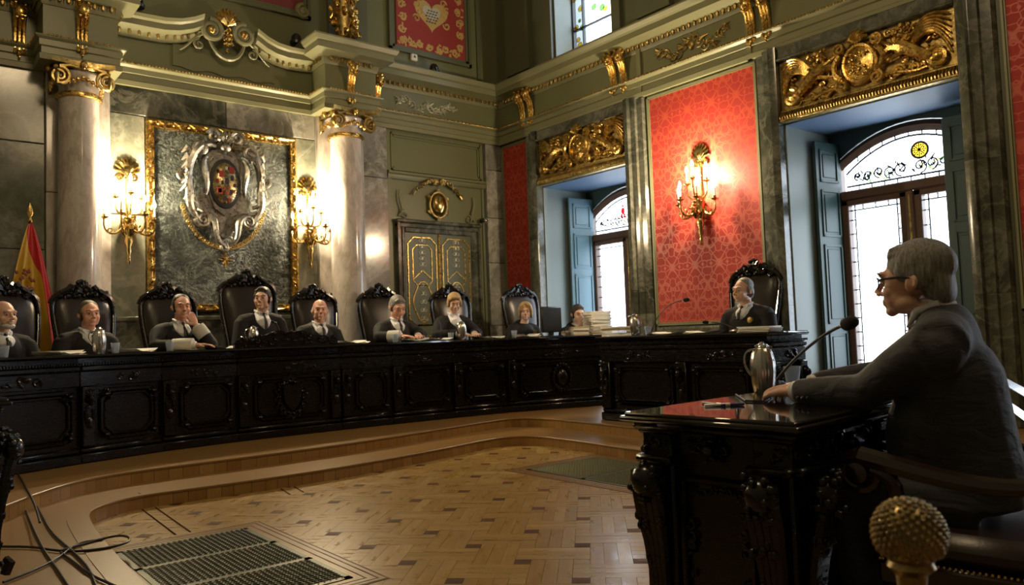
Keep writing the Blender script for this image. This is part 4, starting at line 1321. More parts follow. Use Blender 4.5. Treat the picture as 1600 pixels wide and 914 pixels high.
# crowning cartouche
cq = thing('door_cartouche', 'gilt oval cartouche with a ribbon garland above the judges\' door', 'cartouche', (5.85,WY-.02,2.86))
MB().ell((0,-.05,0),(.115,.07,.145),20,14).build('oval_boss', M['brass'], cq)
g = MB().tube([(.14*math.cos(t),-.03,.175*math.sin(t)) for t in [2*PI*i/24 for i in range(25)]],.018,6)
for t in (0,1,2,3,4,5): g.tube(spiral((.15*math.cos(t*PI/3+.5),.18*math.sin(t*PI/3+.5)),.035,1.2,t,1,12,.2,-.03),.010,5)
g.build('scroll_rim', M['gold_dull'], cq)
g = MB(); r_ = random.Random(21)
for s in (-1,1):
    path = bez((s*.03,-.05,.30),(s*.16,-.06,.34),(s*.24,-.05,.26),(s*.38,-.03,.16),14)
    for q, p in enumerate(path):
        for _ in range(3): g.ell((p.x+r_.uniform(-.02,.02),p.y+r_.uniform(-.02,.02),p.z+r_.uniform(-.02,.025)),(.022-.0008*q,.018,.022-.0008*q),6,5)
    g.tube(spiral((s*.06,.31),.05,1.2,0,s,14,.3,-.06),.013,5)
    g.tube([(s*.36,-.03,.17),(s*.40,-.03,.11),(s*.43,-.03,.13)],[.014,.012,.006],5)
g.build('ribbon_garland', M['gold_dull'], cq)
for s in (-1,1):
    g = MB()
    g.tube(bez((s*.62,0,-.18),(s*.50,-.03,-.10),(s*.66,-.03,.0),(s*.60,-.02,.16),12), taper(13,.012,.010,.016), 6)
    g.tube(spiral((s*.52,-.16),.06,1.2,PI/2,-s,14,.2,-.01),.010,5)
    g.build('side_scroll', M['olive_light'], cq)
pass

# ---------------------------------------------------------------- gilded reliefs above the windows
def overdoor(yc, h, label, seed):
    t = thing('gilded_relief', label, 'relief', (WX,yc,3.07), R90, 'gilded reliefs above the windows')
    MB().cbox(-h,-.05,.10,h,.01,.62,.01).build('back_panel', M['gold_dull'], t)
    fm = MB().cbox(-h,-.10,.0,h,.01,.028,.008).cbox(-h,-.07,.095,h,.01,.12,.006)
    n = int(2*h/.028)
    for i in range(n):
        x = -h+2*h*(i+.5)/n
        fm.tube([(x,-.092,.026),(x,-.100,.05),(x,-.085,.075),(x,-.065,.098)],.0105,5)
    fm.build('fluted_moulding', M['gold_dull'], t)
    r_ = random.Random(seed)
    c = MB(); cz = .36
    c.lathe([(.20,.0),(.195,.03),(.17,.05),(.15,.045),(.145,.02),(.0,.045)],24,(0,-.06,cz),'y').xf(0, Matrix.Translation((0,0,cz)) @ Matrix.Diagonal((.9,1,1.05,1)) @ Matrix.Translation((0,0,-cz)))
    for s in (-1,1):
        c.tube(spiral((s*.17,cz+.17),.06,1.6,-PI/2,s,20,.15,-.11),.020,6)
        c.tube(spiral((s*.16,cz-.17),.06,1.6,PI/2,-s,20,.15,-.11),.020,6)
        c.tube(bez((s*.17,-.11,cz+.11),(s*.26,-.12,cz+.03),(s*.24,-.12,cz-.06),(s*.16,-.11,cz-.11)),.026,6)
    for i in range(7):
        a = math.radians(15+150*i/6); c.tube([(0,-.10,cz+.18),(.06*math.cos(a),-.15,cz+.2+.06*math.sin(a)),(.10*math.cos(a),-.11,cz+.2+.11*math.sin(a))],[.012,.022,.012],6)
    carve(c,-.10,cz-.12,.10,cz+.12,-.10,.03,16,r_)
    c.build('cartouche', M['gold'], t)
    for s in (-1,1):
        k = MB()
        # winged beast: body, chest, mane, forelegs
        k.tube(bez((s*.24,-.09,cz+.02),(s*.34,-.13,cz+.10),(s*.46,-.13,cz-.02),(s*.62,-.09,cz-.13),12), taper(13,.03,.045,.062), 8)
        k.tube(bez((s*.22,-.10,cz+.12),(s*.30,-.14,cz+.06),(s*.36,-.14,cz+.04),(s*.42,-.12,cz-.02)), taper(11,.016,.028), 7)
        k.tube(bez((s*.22,-.09,cz-.06),(s*.32,-.12,cz-.06),(s*.36,-.12,cz-.02),(s*.44,-.12,cz-.02)), taper(11,.014,.026), 7)
        for i in range(26): k.ell((s*(.38+r_.uniform(-.09,.09)),-.12+r_.uniform(-.03,.02),cz+.13+r_.uniform(-.075,.09)),(.022,.024,.022),6,5)
        k.build('winged_figure', M['gold'], t)
        w = MB()
        for i in range(7):
            f = i/6
            w.tube(bez((s*.46,-.09,cz+.04-.03*i*.3),(s*(.54+.05*f),-.13,cz+.22-.10*f),(s*(.66+.04*f),-.12,cz+.26-.12*f),(s*(h-.05),-.07,cz+.20-.055*i)), taper(11,.015,.012,.026), 6, .7)
        w.build('wing', M['gold'], t)
        v = MB()
        v.tube(spiral((s*.68,cz-.14),.085,1.7,PI/2,s,22,.2,-.09), taper(23,.034,.020), 7)
        v.ell((s*.66,-.09,cz-.14),(.07,.04,.05),10,7,Matrix.Rotation(-s*.3,3,'Y'))
        v.tube(spiral((s*.34,cz-.17),.06,1.5,0,s,18,.2,-.08),.017,6)
        v.tube(spiral((s*.48,cz-.18),.045,1.5,PI,-s,18,.2,-.08),.014,6)
        v.tube(bez((s*.18,-.08,cz-.20),(s*.30,-.10,cz-.12),(s*.42,-.1,cz-.25),(s*.58,-.08,cz-.20)), taper(11,.02,.012), 6)
        x0, x1 = sorted((s*.24, s*.74))
        carve(v, x0, cz-.22, x1, cz+.06, -.07, .03, 24, r_)
        carve(v, x0, cz+.02, x1, cz+.22, -.065, .025, 16, r_)
        v.build('scroll_foliage', M['gold'], t)
    return t
overdoor((OPW[0][0]+OPW[0][1])/2, .81, 'gilded winged relief above the window behind the files', 31)
overdoor((OPW[1][0]+OPW[1][1])/2, .83, 'gilded winged relief above the window behind the witness', 32)

# ---------------------------------------------------------------- wall hangings and gilded finial of the upper storey
hg = thing('heraldic_hanging', 'red hanging with gold border and a heart-shaped shield above the door', 'hanging', (5.845,WY-.012,5.62))
hw2, hh2 = .565, .65
tr = plain('red_tapestry', (.30,.035,.035), .75, 0, .12, 40, .2, 200); tg = plain('gold_tapestry_thread', (.52,.36,.13), .6, .1, .2, 50)
MB().box(-hw2,-.012,-hh2,hw2,.0,hh2).build('cloth', tr, hg, smooth=False)
br = MB(); r_ = random.Random(5)
for i in range(26):
    u = i/26*4; k = int(u); f = u-k
    x, z = ((-hw2+.09)+(2*hw2-.18)*f, -hh2+.09) if k == 0 else ((hw2-.09), (-hh2+.09)+(2*hh2-.18)*f) if k == 1 else ((hw2-.09)-(2*hw2-.18)*f, hh2-.09) if k == 2 else (-hw2+.09, (hh2-.09)-(2*hh2-.18)*f)
    for q in range(2):
        br.tube(spiral((x+r_.uniform(-.03,.03),z+r_.uniform(-.03,.03)),.055,1.1,r_.uniform(0,6),r_.choice((-1,1)),12,.2,-.014),.011,4,.4,(0,1,0))
    for q in range(4): br.ell((x+r_.uniform(-.06,.06),-.014,z+r_.uniform(-.06,.06)),(.03,.005,.014),6,4,Matrix.Rotation(r_.uniform(0,3),3,'Y'))
tag(br.build('border_embroidery', tg, hg), kind='stuff')
hp = [(.27*math.sin(t)**3*1.0, .0+.24*(.8125*math.cos(t)-.3125*math.cos(2*t)-.125*math.cos(3*t)-.0625*math.cos(4*t))-.10) for t in [2*PI*i/36 for i in range(36)]]
MB().prism(hp, -.022, -.012, 'xz').build('heart_cartouche', tg, hg)
MB().prism([(x*.55,z*.55-.03) for x,z in hp], -.028, -.02, 'xz').build('shield_field', plain('shield_white', (.50,.47,.38), .6), hg)
lz = MB()
for i in range(-2,3):
    for j in range(-2,3):
        x, z = .045*i+.02*j, -.13+.04*j
        if abs(x) < .11 and abs(z+.13) < .09: lz.prism([(x-.02,z),(x,z-.012),(x+.02,z),(x,z+.012)], -.031, -.027, 'xz')
lz.build('lozenges', plain('lozenge_grey', (.06,.07,.09), .6), hg)
rf = MB()
for s in (-1,1):
    for q in range(4): rf.tube(spiral((s*(.20+.05*(q%2)),.10-.10*q),.06,1.1,q,s,12,.2,-.02),.014,4)
rf.build('ribbon', tg, hg)
h2 = thing('sunburst_hanging', 'crimson ceiling-height panel with golden flame rays above the coat of arms', 'hanging', (3.05,WY-.012,5.70))
MB().box(-.92,-.012,-.62,.92,0,.7).build('cloth', plain('crimson_cloth', (.16,.03,.035), .75, 0, .12, 40), h2, smooth=False)
fl_ = MB()
for i in range(30):
    a = math.radians(180+180*i/29)
    r0, r1 = .42, .60+.05*(i%2)
    c, s = math.cos(a), math.sin(a)
    fl_.tube([(r0*c*1.3,-.016,.02+r0*s),(r0*c*1.38-.02*s,-.016,.02+(r0+.08)*s+.02*c),(r1*c*1.3,-.016,.02+r1*s)],[.03,.024,.004],4,.3,(0,1,0))
fl_.build('flame_rays', tg, h2)
for s in (-1,1):
    MB().tube(spiral((s*.90,-.60),.09,1.4,PI/2,s,18,.2,-.03),.028,6).ell((s*.90,-.03,-.60),(.06,.04,.06),8,6).build('corner_scroll', M['olive_light'], h2)
gfig = thing('gilded_finial', 'gilded foliate finial standing on the ledge above the second column', 'sculpture', (4.33,8.32,4.64))
g = MB(); r_ = random.Random(77)
g.lathe([(.12,0),(.13,.05),(.10,.10),(.13,.3),(.15,.6),(.12,.9)],14)
g.build('core', M['gold_dull'], gfig)
for z0, nm in ((.08,'lower_foliage'),(.32,'middle_foliage'),(.58,'upper_foliage')):
    g = MB()
    for i in range(26):
        a = r_.uniform(0,2*PI); z = z0+r_.uniform(0,.26)
        x, y = .14*math.cos(a), .14*math.sin(a)
        if r_.random() < .6: g.tube([(x*.8,y*.8,z),(x*1.25,y*1.25,z+.05),(x*1.4,y*1.4,z-.02+.06*r_.random())],[.02,.034,.010],6)
        else: g.ell((x,y,z),(.04,.04,.05),7,6)
    g.build(nm, M['gold'], gfig)

# ---------------------------------------------------------------- small fittings on the wall
def domecam(px, py, Y, label):
    p = on_y(px, py, Y)
    t = thing('dome_camera', label, 'camera', (p.x,Y,ZTOP), 0, 'black dome cameras on the cornice')
    MB().lathe([(.075,0),(.078,.03),(.06,.04)],18).build('base', M['black_plastic'], t)
    MB().lathe([(.066,.03),(.066,.06),(.055,.10),(.03,.125),(0,.132)],18).build('dome', M['wood_gloss'], t)
domecam(214,8,8.55,'black dome camera on the cornice near the first column')
domecam(463,62,8.58,'black dome camera on the curved cornice near the gilded finial')
domecam(678,112,8.52,'black dome camera on the cornice below the heart-shield hanging')
p = on_y(645,90,WY)
t = thing('wall_speaker', 'small white square box fixed below the heart-shield hanging', 'alarm', (p.x,WY,p.z))
MB().cbox(-.05,-.05,-.055,.05,0,.055,.012).build('case', M['white_plastic'], t)
MB().prism([(-.02,-.015),(.02,-.015),(.0,.022)], -.054, -.048, 'xz').build('emblem', M['lead'], t)
t = thing('bullet_camera', 'small black camera on the corner of the door frame', 'camera', (6.60,WY-.0,2.70))
MB().cbox(-.02,-.05,-.02,.02,0,.02,.005).build('bracket', M['black_plastic'], t)
MB().tube([(.0,-.05,.0),(-.03,-.17,-.02)],[.035,.032],12).build('housing', M['black_plastic'], t)
MB().ell((-.032,-.175,-.02),(.02,.012,.02),8,6).build('lens', M['chrome'], t)
# ---------------------------------------------------------------- the judges' bench
BL = [(.10,6.42),(.79,6.69),(1.16,6.82),(1.83,7.01),(2.45,7.08),(3.25,7.09),(3.71,7.06),(4.68,7.0),(5.85,6.84),(6.75,6.50)]
BTOP = 1.02
BV = [Vector(p) for p in BL]
def plan_hit(px, back=0.0, line=None):
    """where the line of sight through column px crosses the bench front (moved back by back)"""
    d = ray(px, 540); d2 = Vector((d.x, d.y))
    for a, b in zip(BV, BV[1:]):
        t = (b-a).normalized(); n = Vector((-t.y, t.x))
        a2, b2 = a+n*back, b+n*back
        den = d2.x*(b2-a2).y - d2.y*(b2-a2).x
        s = (a2.x*(b2-a2).y - a2.y*(b2-a2).x)/den
        p = d2*s; u = (p-a2).dot(b2-a2)/(b2-a2).length_squared
        if -.02 <= u <= 1.02: return p, math.atan2(t.y, t.x)
    return p, math.atan2(t.y, t.x)
def carved_cluster(mb, cx, cz, w, h, y, r_, n=10):
    carve(mb, cx-w/2, cz-h/2, cx+w/2, cz+h/2, y, .022, n, r_, 1.05)
    mb.ell((cx,y-.012,cz),(w*.28,.03,h*.22),8,6)
def desk_front(t, w, H, mat, seed, emblem=None, pil=True, pw=.13, pilr=False):
    """carved front, origin at the left foot, outward -y"""
    r_ = random.Random(seed)
    MB().cbox(0,-.055,0,w,0,.07,.008).cbox(0,-.04,.07,w,0,.12,.02).build('plinth', mat, t)
    MB().cbox(0,-.05,H-.10,w,0,H-.055,.012).cbox(0,-.03,H-.22,w,0,H-.10,.006).build('frieze_moulding', mat, t)
    dn = MB(); n = max(3, int(w/.022))
    for i in range(n): dn.box(w*(i+.2)/n,-.058,H-.052,w*(i+.8)/n,-.03,H-.034)
    tag(dn.build('dentils', mat, t, smooth=False), kind='stuff')
    o = MB(); carve(o, w*.36, H-.205, w*.74, H-.115, -.034, .012, 9, r_); tag(o.build('frieze_carving', mat, t), kind='stuff')
    x0 = pw+.05 if pil else .06; x1 = w-(pw+.05 if pilr else .05)
    z0, z1 = .17, H-.26
    for e, tt in ((0,.035),(.03,.022)):
        mb = MB(); P = octo(x0+e, z0+e, x1-e, z1-e, .07)
        mb.tube([(x,-.012,z) for x,z in P+[P[0],P[1]]], tt*.55, 6)
        mb.build('panel_moulding', mat, t)
    if emblem != 'none':
        for cx, cz in ((x0+.03,z0+.03),(x1-.03,z0+.03),(x0+.03,z1-.03),(x1-.03,z1-.03)):
            mb = MB(); carved_cluster(mb, cx, cz, .09, .09, -.03, r_, 7); mb.build('corner_carving', mat, t)
    if emblem == 'shield':
        cx, cz = (x0+x1)/2, (z0+z1)/2
        MB().prism([(cx+.09*a, cz+.13*b) for a,b in ((-1,.8),(-.5,1),(0,.85),(.5,1),(1,.8),(.9,-.2),(.5,-.7),(0,-1),(-.5,-.7),(-.9,-.2))][::-1], -.06, -.01, 'xz').build('shield', mat, t)
        mb = MB()
        for i in range(16):
            a = 2*PI*i/16; mb.tube(spiral((cx+.13*math.cos(a),cz+.17*math.sin(a)),.035,1.1,a,1,10,.2,-.03),.011,5)
        mb.build('shield_mantling', mat, t)
    if emblem == 'round':
        cx, cz = (x0+x1)/2, (z0+z1)/2
        mb = MB().ell((cx,-.02,cz),(.075,.05,.10),16,10)
        for i in range(18):
            a = 2*PI*i/18; mb.ell((cx+.115*math.cos(a),-.025,cz+.15*math.sin(a)),(.022,.022,.028),6,5)
        mb.build('oval_boss', mat, t)
    for on, px in ((pil, 0), (pilr, w-pw)):
        if not on: continue
        p = MB().cbox(px+.01,-.05,.12,px+pw-.01,0,H-.22,.008).build('pilaster', mat, t)
        mb = MB(); carved_cluster(mb, px+pw/2, H-.32, pw*.72, .15, -.065, r_, 12)
        mb.tube([(px+pw/2-.03,-.055,H-.40),(px+pw/2-.024,-.06,.30)],[.014,.006],5).tube([(px+pw/2+.03,-.055,H-.40),(px+pw/2+.024,-.06,.30)],[.014,.006],5)
        mb.ell((px+pw/2,-.05,H-.50),(.028,.025,.05),7,5)
        mb.build('pilaster_carving', mat, p)
JN = [-60, 122, 250, 368, 530, 610, 705, 790, 942]
LB = ['bench section at the far left in front of the bearded judge','bench section carrying the steel pitcher beside the flag','bench section in front of the judge with hand to chin',
      'central bench section with carved shield and crest','bench section just right of the carved crest','bench section in front of the judge reading a book','bench section in front of the fair-haired woman','bench section with the oval boss below the computer screen']
for i in range(8):
    a, _ = plan_hit(JN[i]); b, _ = plan_hit(JN[i+1])
    if i == 0: a = Vector(BL[0])
    d = b-a; w = d.length-.004; ang = math.atan2(d.y, d.x)
    t = thing('bench_section', LB[i]+', black carved wood', 'bench', (a.x,a.y,DAIS), ang, 'carved sections of the judges\' bench')
    H = BTOP-DAIS-.03
    MB().box(0,0,0,w,.12,H).build('body', M['wood_black'], t, smooth=False)
    desk_front(t, w, H, M['wood_black'], 50+i, 'shield' if i == 3 else 'round' if i == 7 else None, True, .12, i == 3)
wt = MB().sweep([(.06,-.028),(.075,-.014),(.06,0),(-.40,0),(-.40,-.028)], [(x,y,BTOP) for x,y in smoothp(BL,2)])
tag(wt.build('bench_worktop', M['wood_gloss']), 'long glossy black worktop running along the whole judges\' bench', 'worktop')
# carved crest in front of the president
a, an = plan_hit(366); b, _ = plan_hit(527); w = (b-a).length
t = thing('bench_crest', 'low carved black crest standing on the bench before the presiding judge', 'carving', (a.x,a.y,BTOP), math.atan2((b-a).y,(b-a).x))
prof = [(0,0),(w,0),(w,.055)] + [(w*(1-u), .055+.095*math.sin(PI*min(1,max(0,(u-.06)/.88)))**.8 - .012*math.cos(u*26)) for u in [i/24 for i in range(1,24)]] + [(0,.055)]
MB().prism(prof, -.015, .035, 'xz').build('board', M['wood_black'], t)
r_ = random.Random(8); mb = MB()
for i in range(44):
    u = r_.random(); x = w*u; top = .05+.09*math.sin(PI*u)
    z = r_.uniform(.02, top)
    if r_.random() < .5: mb.tube(spiral((x,z),.024,1.1,r_.uniform(0,6),r_.choice((-1,1)),10,.2,-.022),.008,5)
    else: mb.ell((x,-.02,z),(.022,.016,.012),6,5,Matrix.Rotation(r_.uniform(0,3),3,'Y'))
mb.build('carving', M['wood_black'], t)
for s in (0,1):
    mb = MB().tube(spiral((.05 if s == 0 else w-.05,.055),.045,1.6,PI/2,1 if s else -1,18,.2,-.02),.014,6); mb.build('end_scroll', M['wood_black'], t)

# ---------------------------------------------------------------- prosecutor's desk (front faces the middle of the hall)
PX, PY0, PY1 = 5.60, 5.43, 3.56
PH = 1.005-DAIS
t = thing('prosecutor_desk', 'long black carved desk set along the window wall, files on top', 'desk', (PX,PY0,DAIS), R90)
L = PY0-PY1; D = .53
MB().box(0,0,0,L,D,PH-.03).build('body', M['wood_black'], t, smooth=False)
MB().cbox(-.05,-.06,PH-.035,L+.05,D+.05,PH,.012).build('desk_top', M['wood_gloss'], t)
def sub(parent, name, loc, rz):
    o = bpy.data.objects.new(name, None); o.location = loc; o.rotation_euler = (0,0,rz); o.parent = parent; COL.objects.link(o); return o
for k in range(2):
    s = sub(t, 'front_panel', (L/2*k,0,0), 0); desk_front(s, L/2, PH-.03, M['wood_black'], 70+k, None, True, .14, k == 1)
s = sub(t, 'end_panel', (L,0,0), PI/2); desk_front(s, D, PH-.03, M['wood_black'], 75, None, True, .12, True)
s = sub(t, 'far_end_panel', (0,D,0), -PI/2); desk_front(s, D, PH-.03, M['wood_black'], 76, None, True, .12, True)

# ---------------------------------------------------------------- witness table
TA = math.radians(3.5); TC = Vector((1.93,1.155)); TW, TD, TZ = 1.45, .60, .785
t = thing('witness_table', 'black carved table with mirror-polished top where the witness sits', 'table', (TC.x,TC.y,0), TA)
wb_ = M['wood_black']; o_ = .07
MB().box(o_,o_,.05,TW-o_,TD-o_,TZ-.05).build('body', wb_, t, smooth=False)
MB().cbox(-.012,-.012,TZ-.03,TW+.012,TD+.012,TZ-.012,.006).cbox(.0,.0,TZ-.016,TW,TD,TZ,.006).build('table_top', M['wood_gloss'], t)
MB().cbox(.015,.015,TZ-.058,TW-.015,TD-.015,TZ-.03,.012).build('top_moulding', wb_, t)
MB().cbox(.03,.03,0,TW-.03,TD-.03,.05,.01).cbox(.045,.045,.05,TW-.045,TD-.045,.10,.025).build('plinth', wb_, t)
def console(t, loc, rz, seed):
    c = sub(t, 'corner_console', loc, rz); r_ = random.Random(seed); w = .12
    MB().cbox(-w/2,-.02,.10,w/2,.05,TZ-.06,.008).build('block', wb_, c)
    b = MB()
    for x in (-.035,-.012,.012,.035):
        b.tube([(x,-.075,.60),(x,-.085,.555),(x,-.068,.48),(x*.85,-.045,.38),(x*.7,-.03,.26),(x*.65,-.028,.16)],[.012,.019,.020,.017,.014,.012],6)
    b.build('scroll', wb_, c)
    m_ = MB(); m_.ell((0,-.085,.575),(.055,.04,.05),12,8)
    for i in range(34): m_.ell((r_.uniform(-.055,.055),-.085+r_.uniform(-.028,.015),.575+r_.uniform(-.06,.055)),(.013,.016,.013),6,5)
    for i in range(16): m_.ell((r_.uniform(-.05,.05),-.062+r_.uniform(-.012,.01),.44+r_.uniform(-.03,.03)),(.012,.014,.016),6,5)
    for i in range(10): m_.ell((r_.uniform(-.03,.03),-.045,.36+r_.uniform(-.05,.05)),(.012,.014,.016),6,5)
    m_.build('leaf_carving', wb_, c)
    f = MB(); carve(f, -w/2, .655, w/2, .715, -.022, .014, 8, r_); tag(f.build('frieze_leaf', wb_, c), kind='stuff')
    MB().cbox(-w/2-.01,-.05,.625,w/2+.01,.05,.65,.008).cbox(-w/2-.01,-.03,.715,w/2+.01,.05,.735,.008).build('cap', wb_, c)
    ft = MB().tube([(-.07,-.05,.10),(-.075,-.065,.14),(-.055,-.055,.155)],[.02,.022,.014],6)
    for i in range(9): ft.ell((-.05+.0125*i,-.05,.115),(.009,.012,.011),6,5)
    ft.build('foot_carving', wb_, c)
# short side towards the hall's middle: two consoles, a carved frieze and a recessed panel
for yy, sd in ((.10,1),(TD-.10,2)): console(t, (.06,yy,0), R90, sd)
for xx, sd in ((.12,3),(.72,4),(TW-.12,5)): console(t, (xx,.06,0), 0, sd)
def table_side(t, loc, rz, w, seed):
    s = sub(t, 'side_panel', loc, rz); r_ = random.Random(seed)
    f = MB(); carve(f, .02, .65, w-.02, .715, -.012, .014, 16, r_); carved_cluster(f, w/2, .68, .09, .09, -.02, r_, 14); tag(f.build('frieze_carving', wb_, s), kind='stuff')
    p = MB(); z0, z1 = .17, .58
    for z in (z0, z1): p.tube([(.01,-.012,z),(w-.01,-.012,z)], .011, 6)
    p.tube([(.01,-.012,z0),(.01,-.012,z1)], .011, 6).tube([(w-.01,-.012,z0),(w-.01,-.012,z1)], .011, 6)
    p.build('panel_moulding', wb_, s)
    k = MB(); carve(k, .02, z1-.05, w-.02, z1-.012, -.014, .012, 12, r_); carve(k, .02, z0+.012, w-.02, z0+.06, -.014, .012, 12, r_)
    carve(k, .02, z0+.05, .05, z1-.06, -.014, .010, 8, r_); carve(k, w-.05, z0+.05, w-.02, z1-.06, -.014, .010, 8, r_)
    tag(k.build('panel_carving', wb_, s), kind='stuff')
table_side(t, (o_,TD-.17,0), R90, TD-.34, 11)
table_side(t, (.19,o_,0), 0, .46, 12); table_side(t, (.79,o_,0), 0, .46, 13)

# ---------------------------------------------------------------- judges' chairs
HB = [(.50,.205),(.70,.215),(.90,.235),(1.08,.258),(1.20,.268),(1.28,.266),(1.34,.245),(1.375,.20),(1.39,.12),(1.395,0)]
def judge_chair(loc, rz, label, sc=1.0, zs=1.0):
    t = thing('judge_chair', label, 'chair', loc, rz, 'high-backed leather chairs of the court')
    wd = M['wood_black']; r_ = random.Random(17)
    def by(z): return .24+(z-.5)*.16      # the back leans away
    P = HB; full = [(x,z) for z,x in P] + [(-x,z) for z,x in P[-2::-1]]
    X = lambda v: v*sc
    Z = lambda v: v*zs
    le = MB(); k = len(le.v)
    # padded leather: rings shrinking towards the middle and swelling forward
    rings = [(1.0,.0),(.95,-.022),(.80,-.045),(.5,-.058),(.0,-.062)]
    cz = .95; n = len(full)
    for f, o in rings:
        for x, z in full:
            zz = cz+(z-cz)*f
            le.v.append((X(x*f*.93), by(zz)+o, Z(zz)))
    for j in range(len(rings)-1):
        for i in range(n-1): le.f.append((k+j*n+i, k+j*n+i+1, k+(j+1)*n+i+1, k+(j+1)*n+i))
        le.f.append((k+j*n+n-1, k+j*n, k+(j+1)*n, k+(j+1)*n+n-1))
    le.build('back_leather', M['leather'], t, sharp=70)
    bk = MB().prism([(X(x),z*zs) for x,z in full][::-1], .0, .03, 'xz')
    for i in range(len(bk.v)):
        x, y, z = bk.v[i]; bk.v[i] = (x, y+by(z/zs), z)
    bk.build('back_board', wd, t)
    fr = MB().tube([(X(x),by(z)-.01,Z(z)) for x,z in full], .019*sc, 8); fr.build('back_frame', wd, t)
    cr = MB(); cz0 = 1.36
    for s in (-1,1):
        cr.tube(bez((X(s*.27),by(1.3),Z(1.30)),(X(s*.25),by(1.4)-.02,Z(1.41)),(X(s*.12),by(1.42)-.03,Z(1.40)),(X(s*.09),by(1.46)-.03,Z(1.47))), taper(11,.028,.032), 7)
        cr.tube(spiral((X(s*.10),Z(1.43)),.035,1.4,0,s,14,.2,by(1.43)-.03),.013,6)
    for i in range(40):
        x = r_.uniform(-.21,.21); top = 1.40+.095*math.exp(-(x/.10)**2)+.02
        z = r_.uniform(1.345, top)
        cr.ell((X(x),by(z)-.03+r_.uniform(-.015,.012),Z(z)),(.026,.022,.020),6,5,Matrix.Rotation(r_.uniform(0,3),3,'Y'))
    for i in range(7):
        a = math.radians(10+160*i/6); cr.tube([(0,by(1.42)-.03,Z(1.41)),(X(.06*math.cos(a)),by(1.45)-.05,Z(1.41)+.06*math.sin(a)),(X(.085*math.cos(a)),by(1.47)-.03,Z(1.415)+.10*math.sin(a))],[.014,.022,.012],6)
    cr.build('crest', wd, t)
    for s in (-1,1):
        pts = [(X(s*xx*.96),by(z)-.026,Z(z)) for z, xx in P[:5]]
        MB().tube(pts, .005, 5).build('stud_trim', M['chrome'], t)
    MB().cbox(-X(.27),-.30,.40,X(.27),.24,.50,.035).build('seat', M['leather'], t)
    MB().cbox(-X(.28),-.31,.33,X(.28),.25,.41,.01).build('seat_rail', wd, t)
    for s in (-1,1):
        MB().tube(bez((s*X(.245),.26,.80),(s*X(.29),.05,.74),(s*X(.30),-.15,.72),(s*X(.29),-.27,.68)), taper(11,.018,.026), 8).tube([(s*X(.285),-.20,.70),(s*X(.275),-.16,.56),(s*X(.265),-.2,.40)],[.02,.018,.024],7).build('armrest', wd, t)
        for y in (-.27,.22):
            MB().tube([(s*X(.25),y,.40),(s*X(.265),y*1.03,.24),(s*X(.245),y*.98,.08),(s*X(.255),y*1.05,0)],[.03,.034,.022,.026],8).build('leg', wd, t)
    return t
CH = [(4,7.62,'leather chair of the bearded judge at the far left',1.0,1.0),(128,7.88,'leather chair behind the judge beside the flag',1.0,1.0),(261,7.96,'leather chair behind the judge with hand to chin',1.0,1.0),
      (386,8.02,'tallest leather chair, behind the presiding judge',1.12,1.10),(489,7.96,'leather chair behind the balding judge right of the president',1.0,1.0),(592,7.88,'leather chair behind the judge reading a book',1.02,1.01),
      (702,7.80,'leather chair behind the fair-haired woman',1.02,1.01),(811,7.68,'leather chair behind the woman beside the computer screen',1.02,1.02)]
SEATS = []
for px, Y, lab, sc, zs in CH:
    Y += .12; p = on_y(px, 470, Y)
    ang = plan_hit(px)[1]*.8
    judge_chair((p.x+.38*math.sin(ang),Y-.38*math.cos(ang),DAIS), ang, 'high-backed carved '+lab, sc, zs)
    SEATS.append((p.x, Y-.38, ang))
p = on_x(1181, 420, 6.84)
judge_chair((6.48,p.y-.03,DAIS), R90+.12, 'high-backed carved leather chair behind the prosecutor', 1.0, 1.02)
PSEAT = (6.40, p.y)
# wainscot behind the chairs
wn = holder('baseboard_back', (0,WY-.035,DAIS), 0, 'dark panelled wainscot behind the judges\' chairs')
for i, (a, b) in enumerate(((-1.2,-.3),(-.3,.55),(.55,1.2),(1.82,2.55),(2.55,3.30),(3.30,4.05))):
    MB().cbox(a+.004,-.03,0,b-.004,0,1.19,.008).cbox(a,-.05,1.15,b,0,1.21,.015).build('panel', M['marble_dark'], wn)

# ---------------------------------------------------------------- flag
p = on_y(47, 345, 8.30)
t = thing('national_flag', 'red and yellow flag hanging in folds from a pole beside the column', 'flag', (p.x,8.30,DAIS))
ZF = p.z-DAIS
MB().tube([(0,0,.02),(0,0,ZF)],.014,10).lathe([(.16,0),(.16,.02),(.05,.05),(.02,.09)],20).build('pole', M['wood_dark'], t)
MB().lathe([(.012,ZF-.02),(.022,ZF),(.012,ZF+.02),(.010,ZF+.03),(.030,ZF+.075),(.018,ZF+.12),(0,ZF+.17)],12,sy=.5).build('spear_finial', M['gold'], t)
def drape(u0, u1, mat, nm):
    def fn(u, v):
        bd = .12+.70*min(1,max(0,(v-.04)/.30)); lo, hi = (0,bd) if u0 == 0 else (bd,1); a = lo+(hi-lo)*u
        z = ZF-.03 - v*1.38 - .10*abs(a-.45)*v
        sp = .015+.30*v**.80
        x = (a-.52)*2*sp*(1.0 if a > .52 else .88)
        y = -.03-.05*v*math.cos(a*22+1.5*v)-.04*v*math.sin(a*9)
        return (x, y, z)
    mb = MB().grid(fn, 26, 30); return mb.build(nm, mat, t, sharp=80)
drape(0,.62,M['flag_yellow'],'yellow_band'); drape(.62,1.0,M['flag_red'],'red_band')
r_ = random.Random(3); mb = MB()
for i in range(20):
    x, z = r_.uniform(-.12,.02), ZF-.56+r_.uniform(-.10,.10)
    mb.ell((x,-.115,z),(.015,.006,.018),6,4)
tag(mb.build('embroidered_arms', plain('maroon_embroidery', (.24,.06,.025), .6), t), kind='stuff')

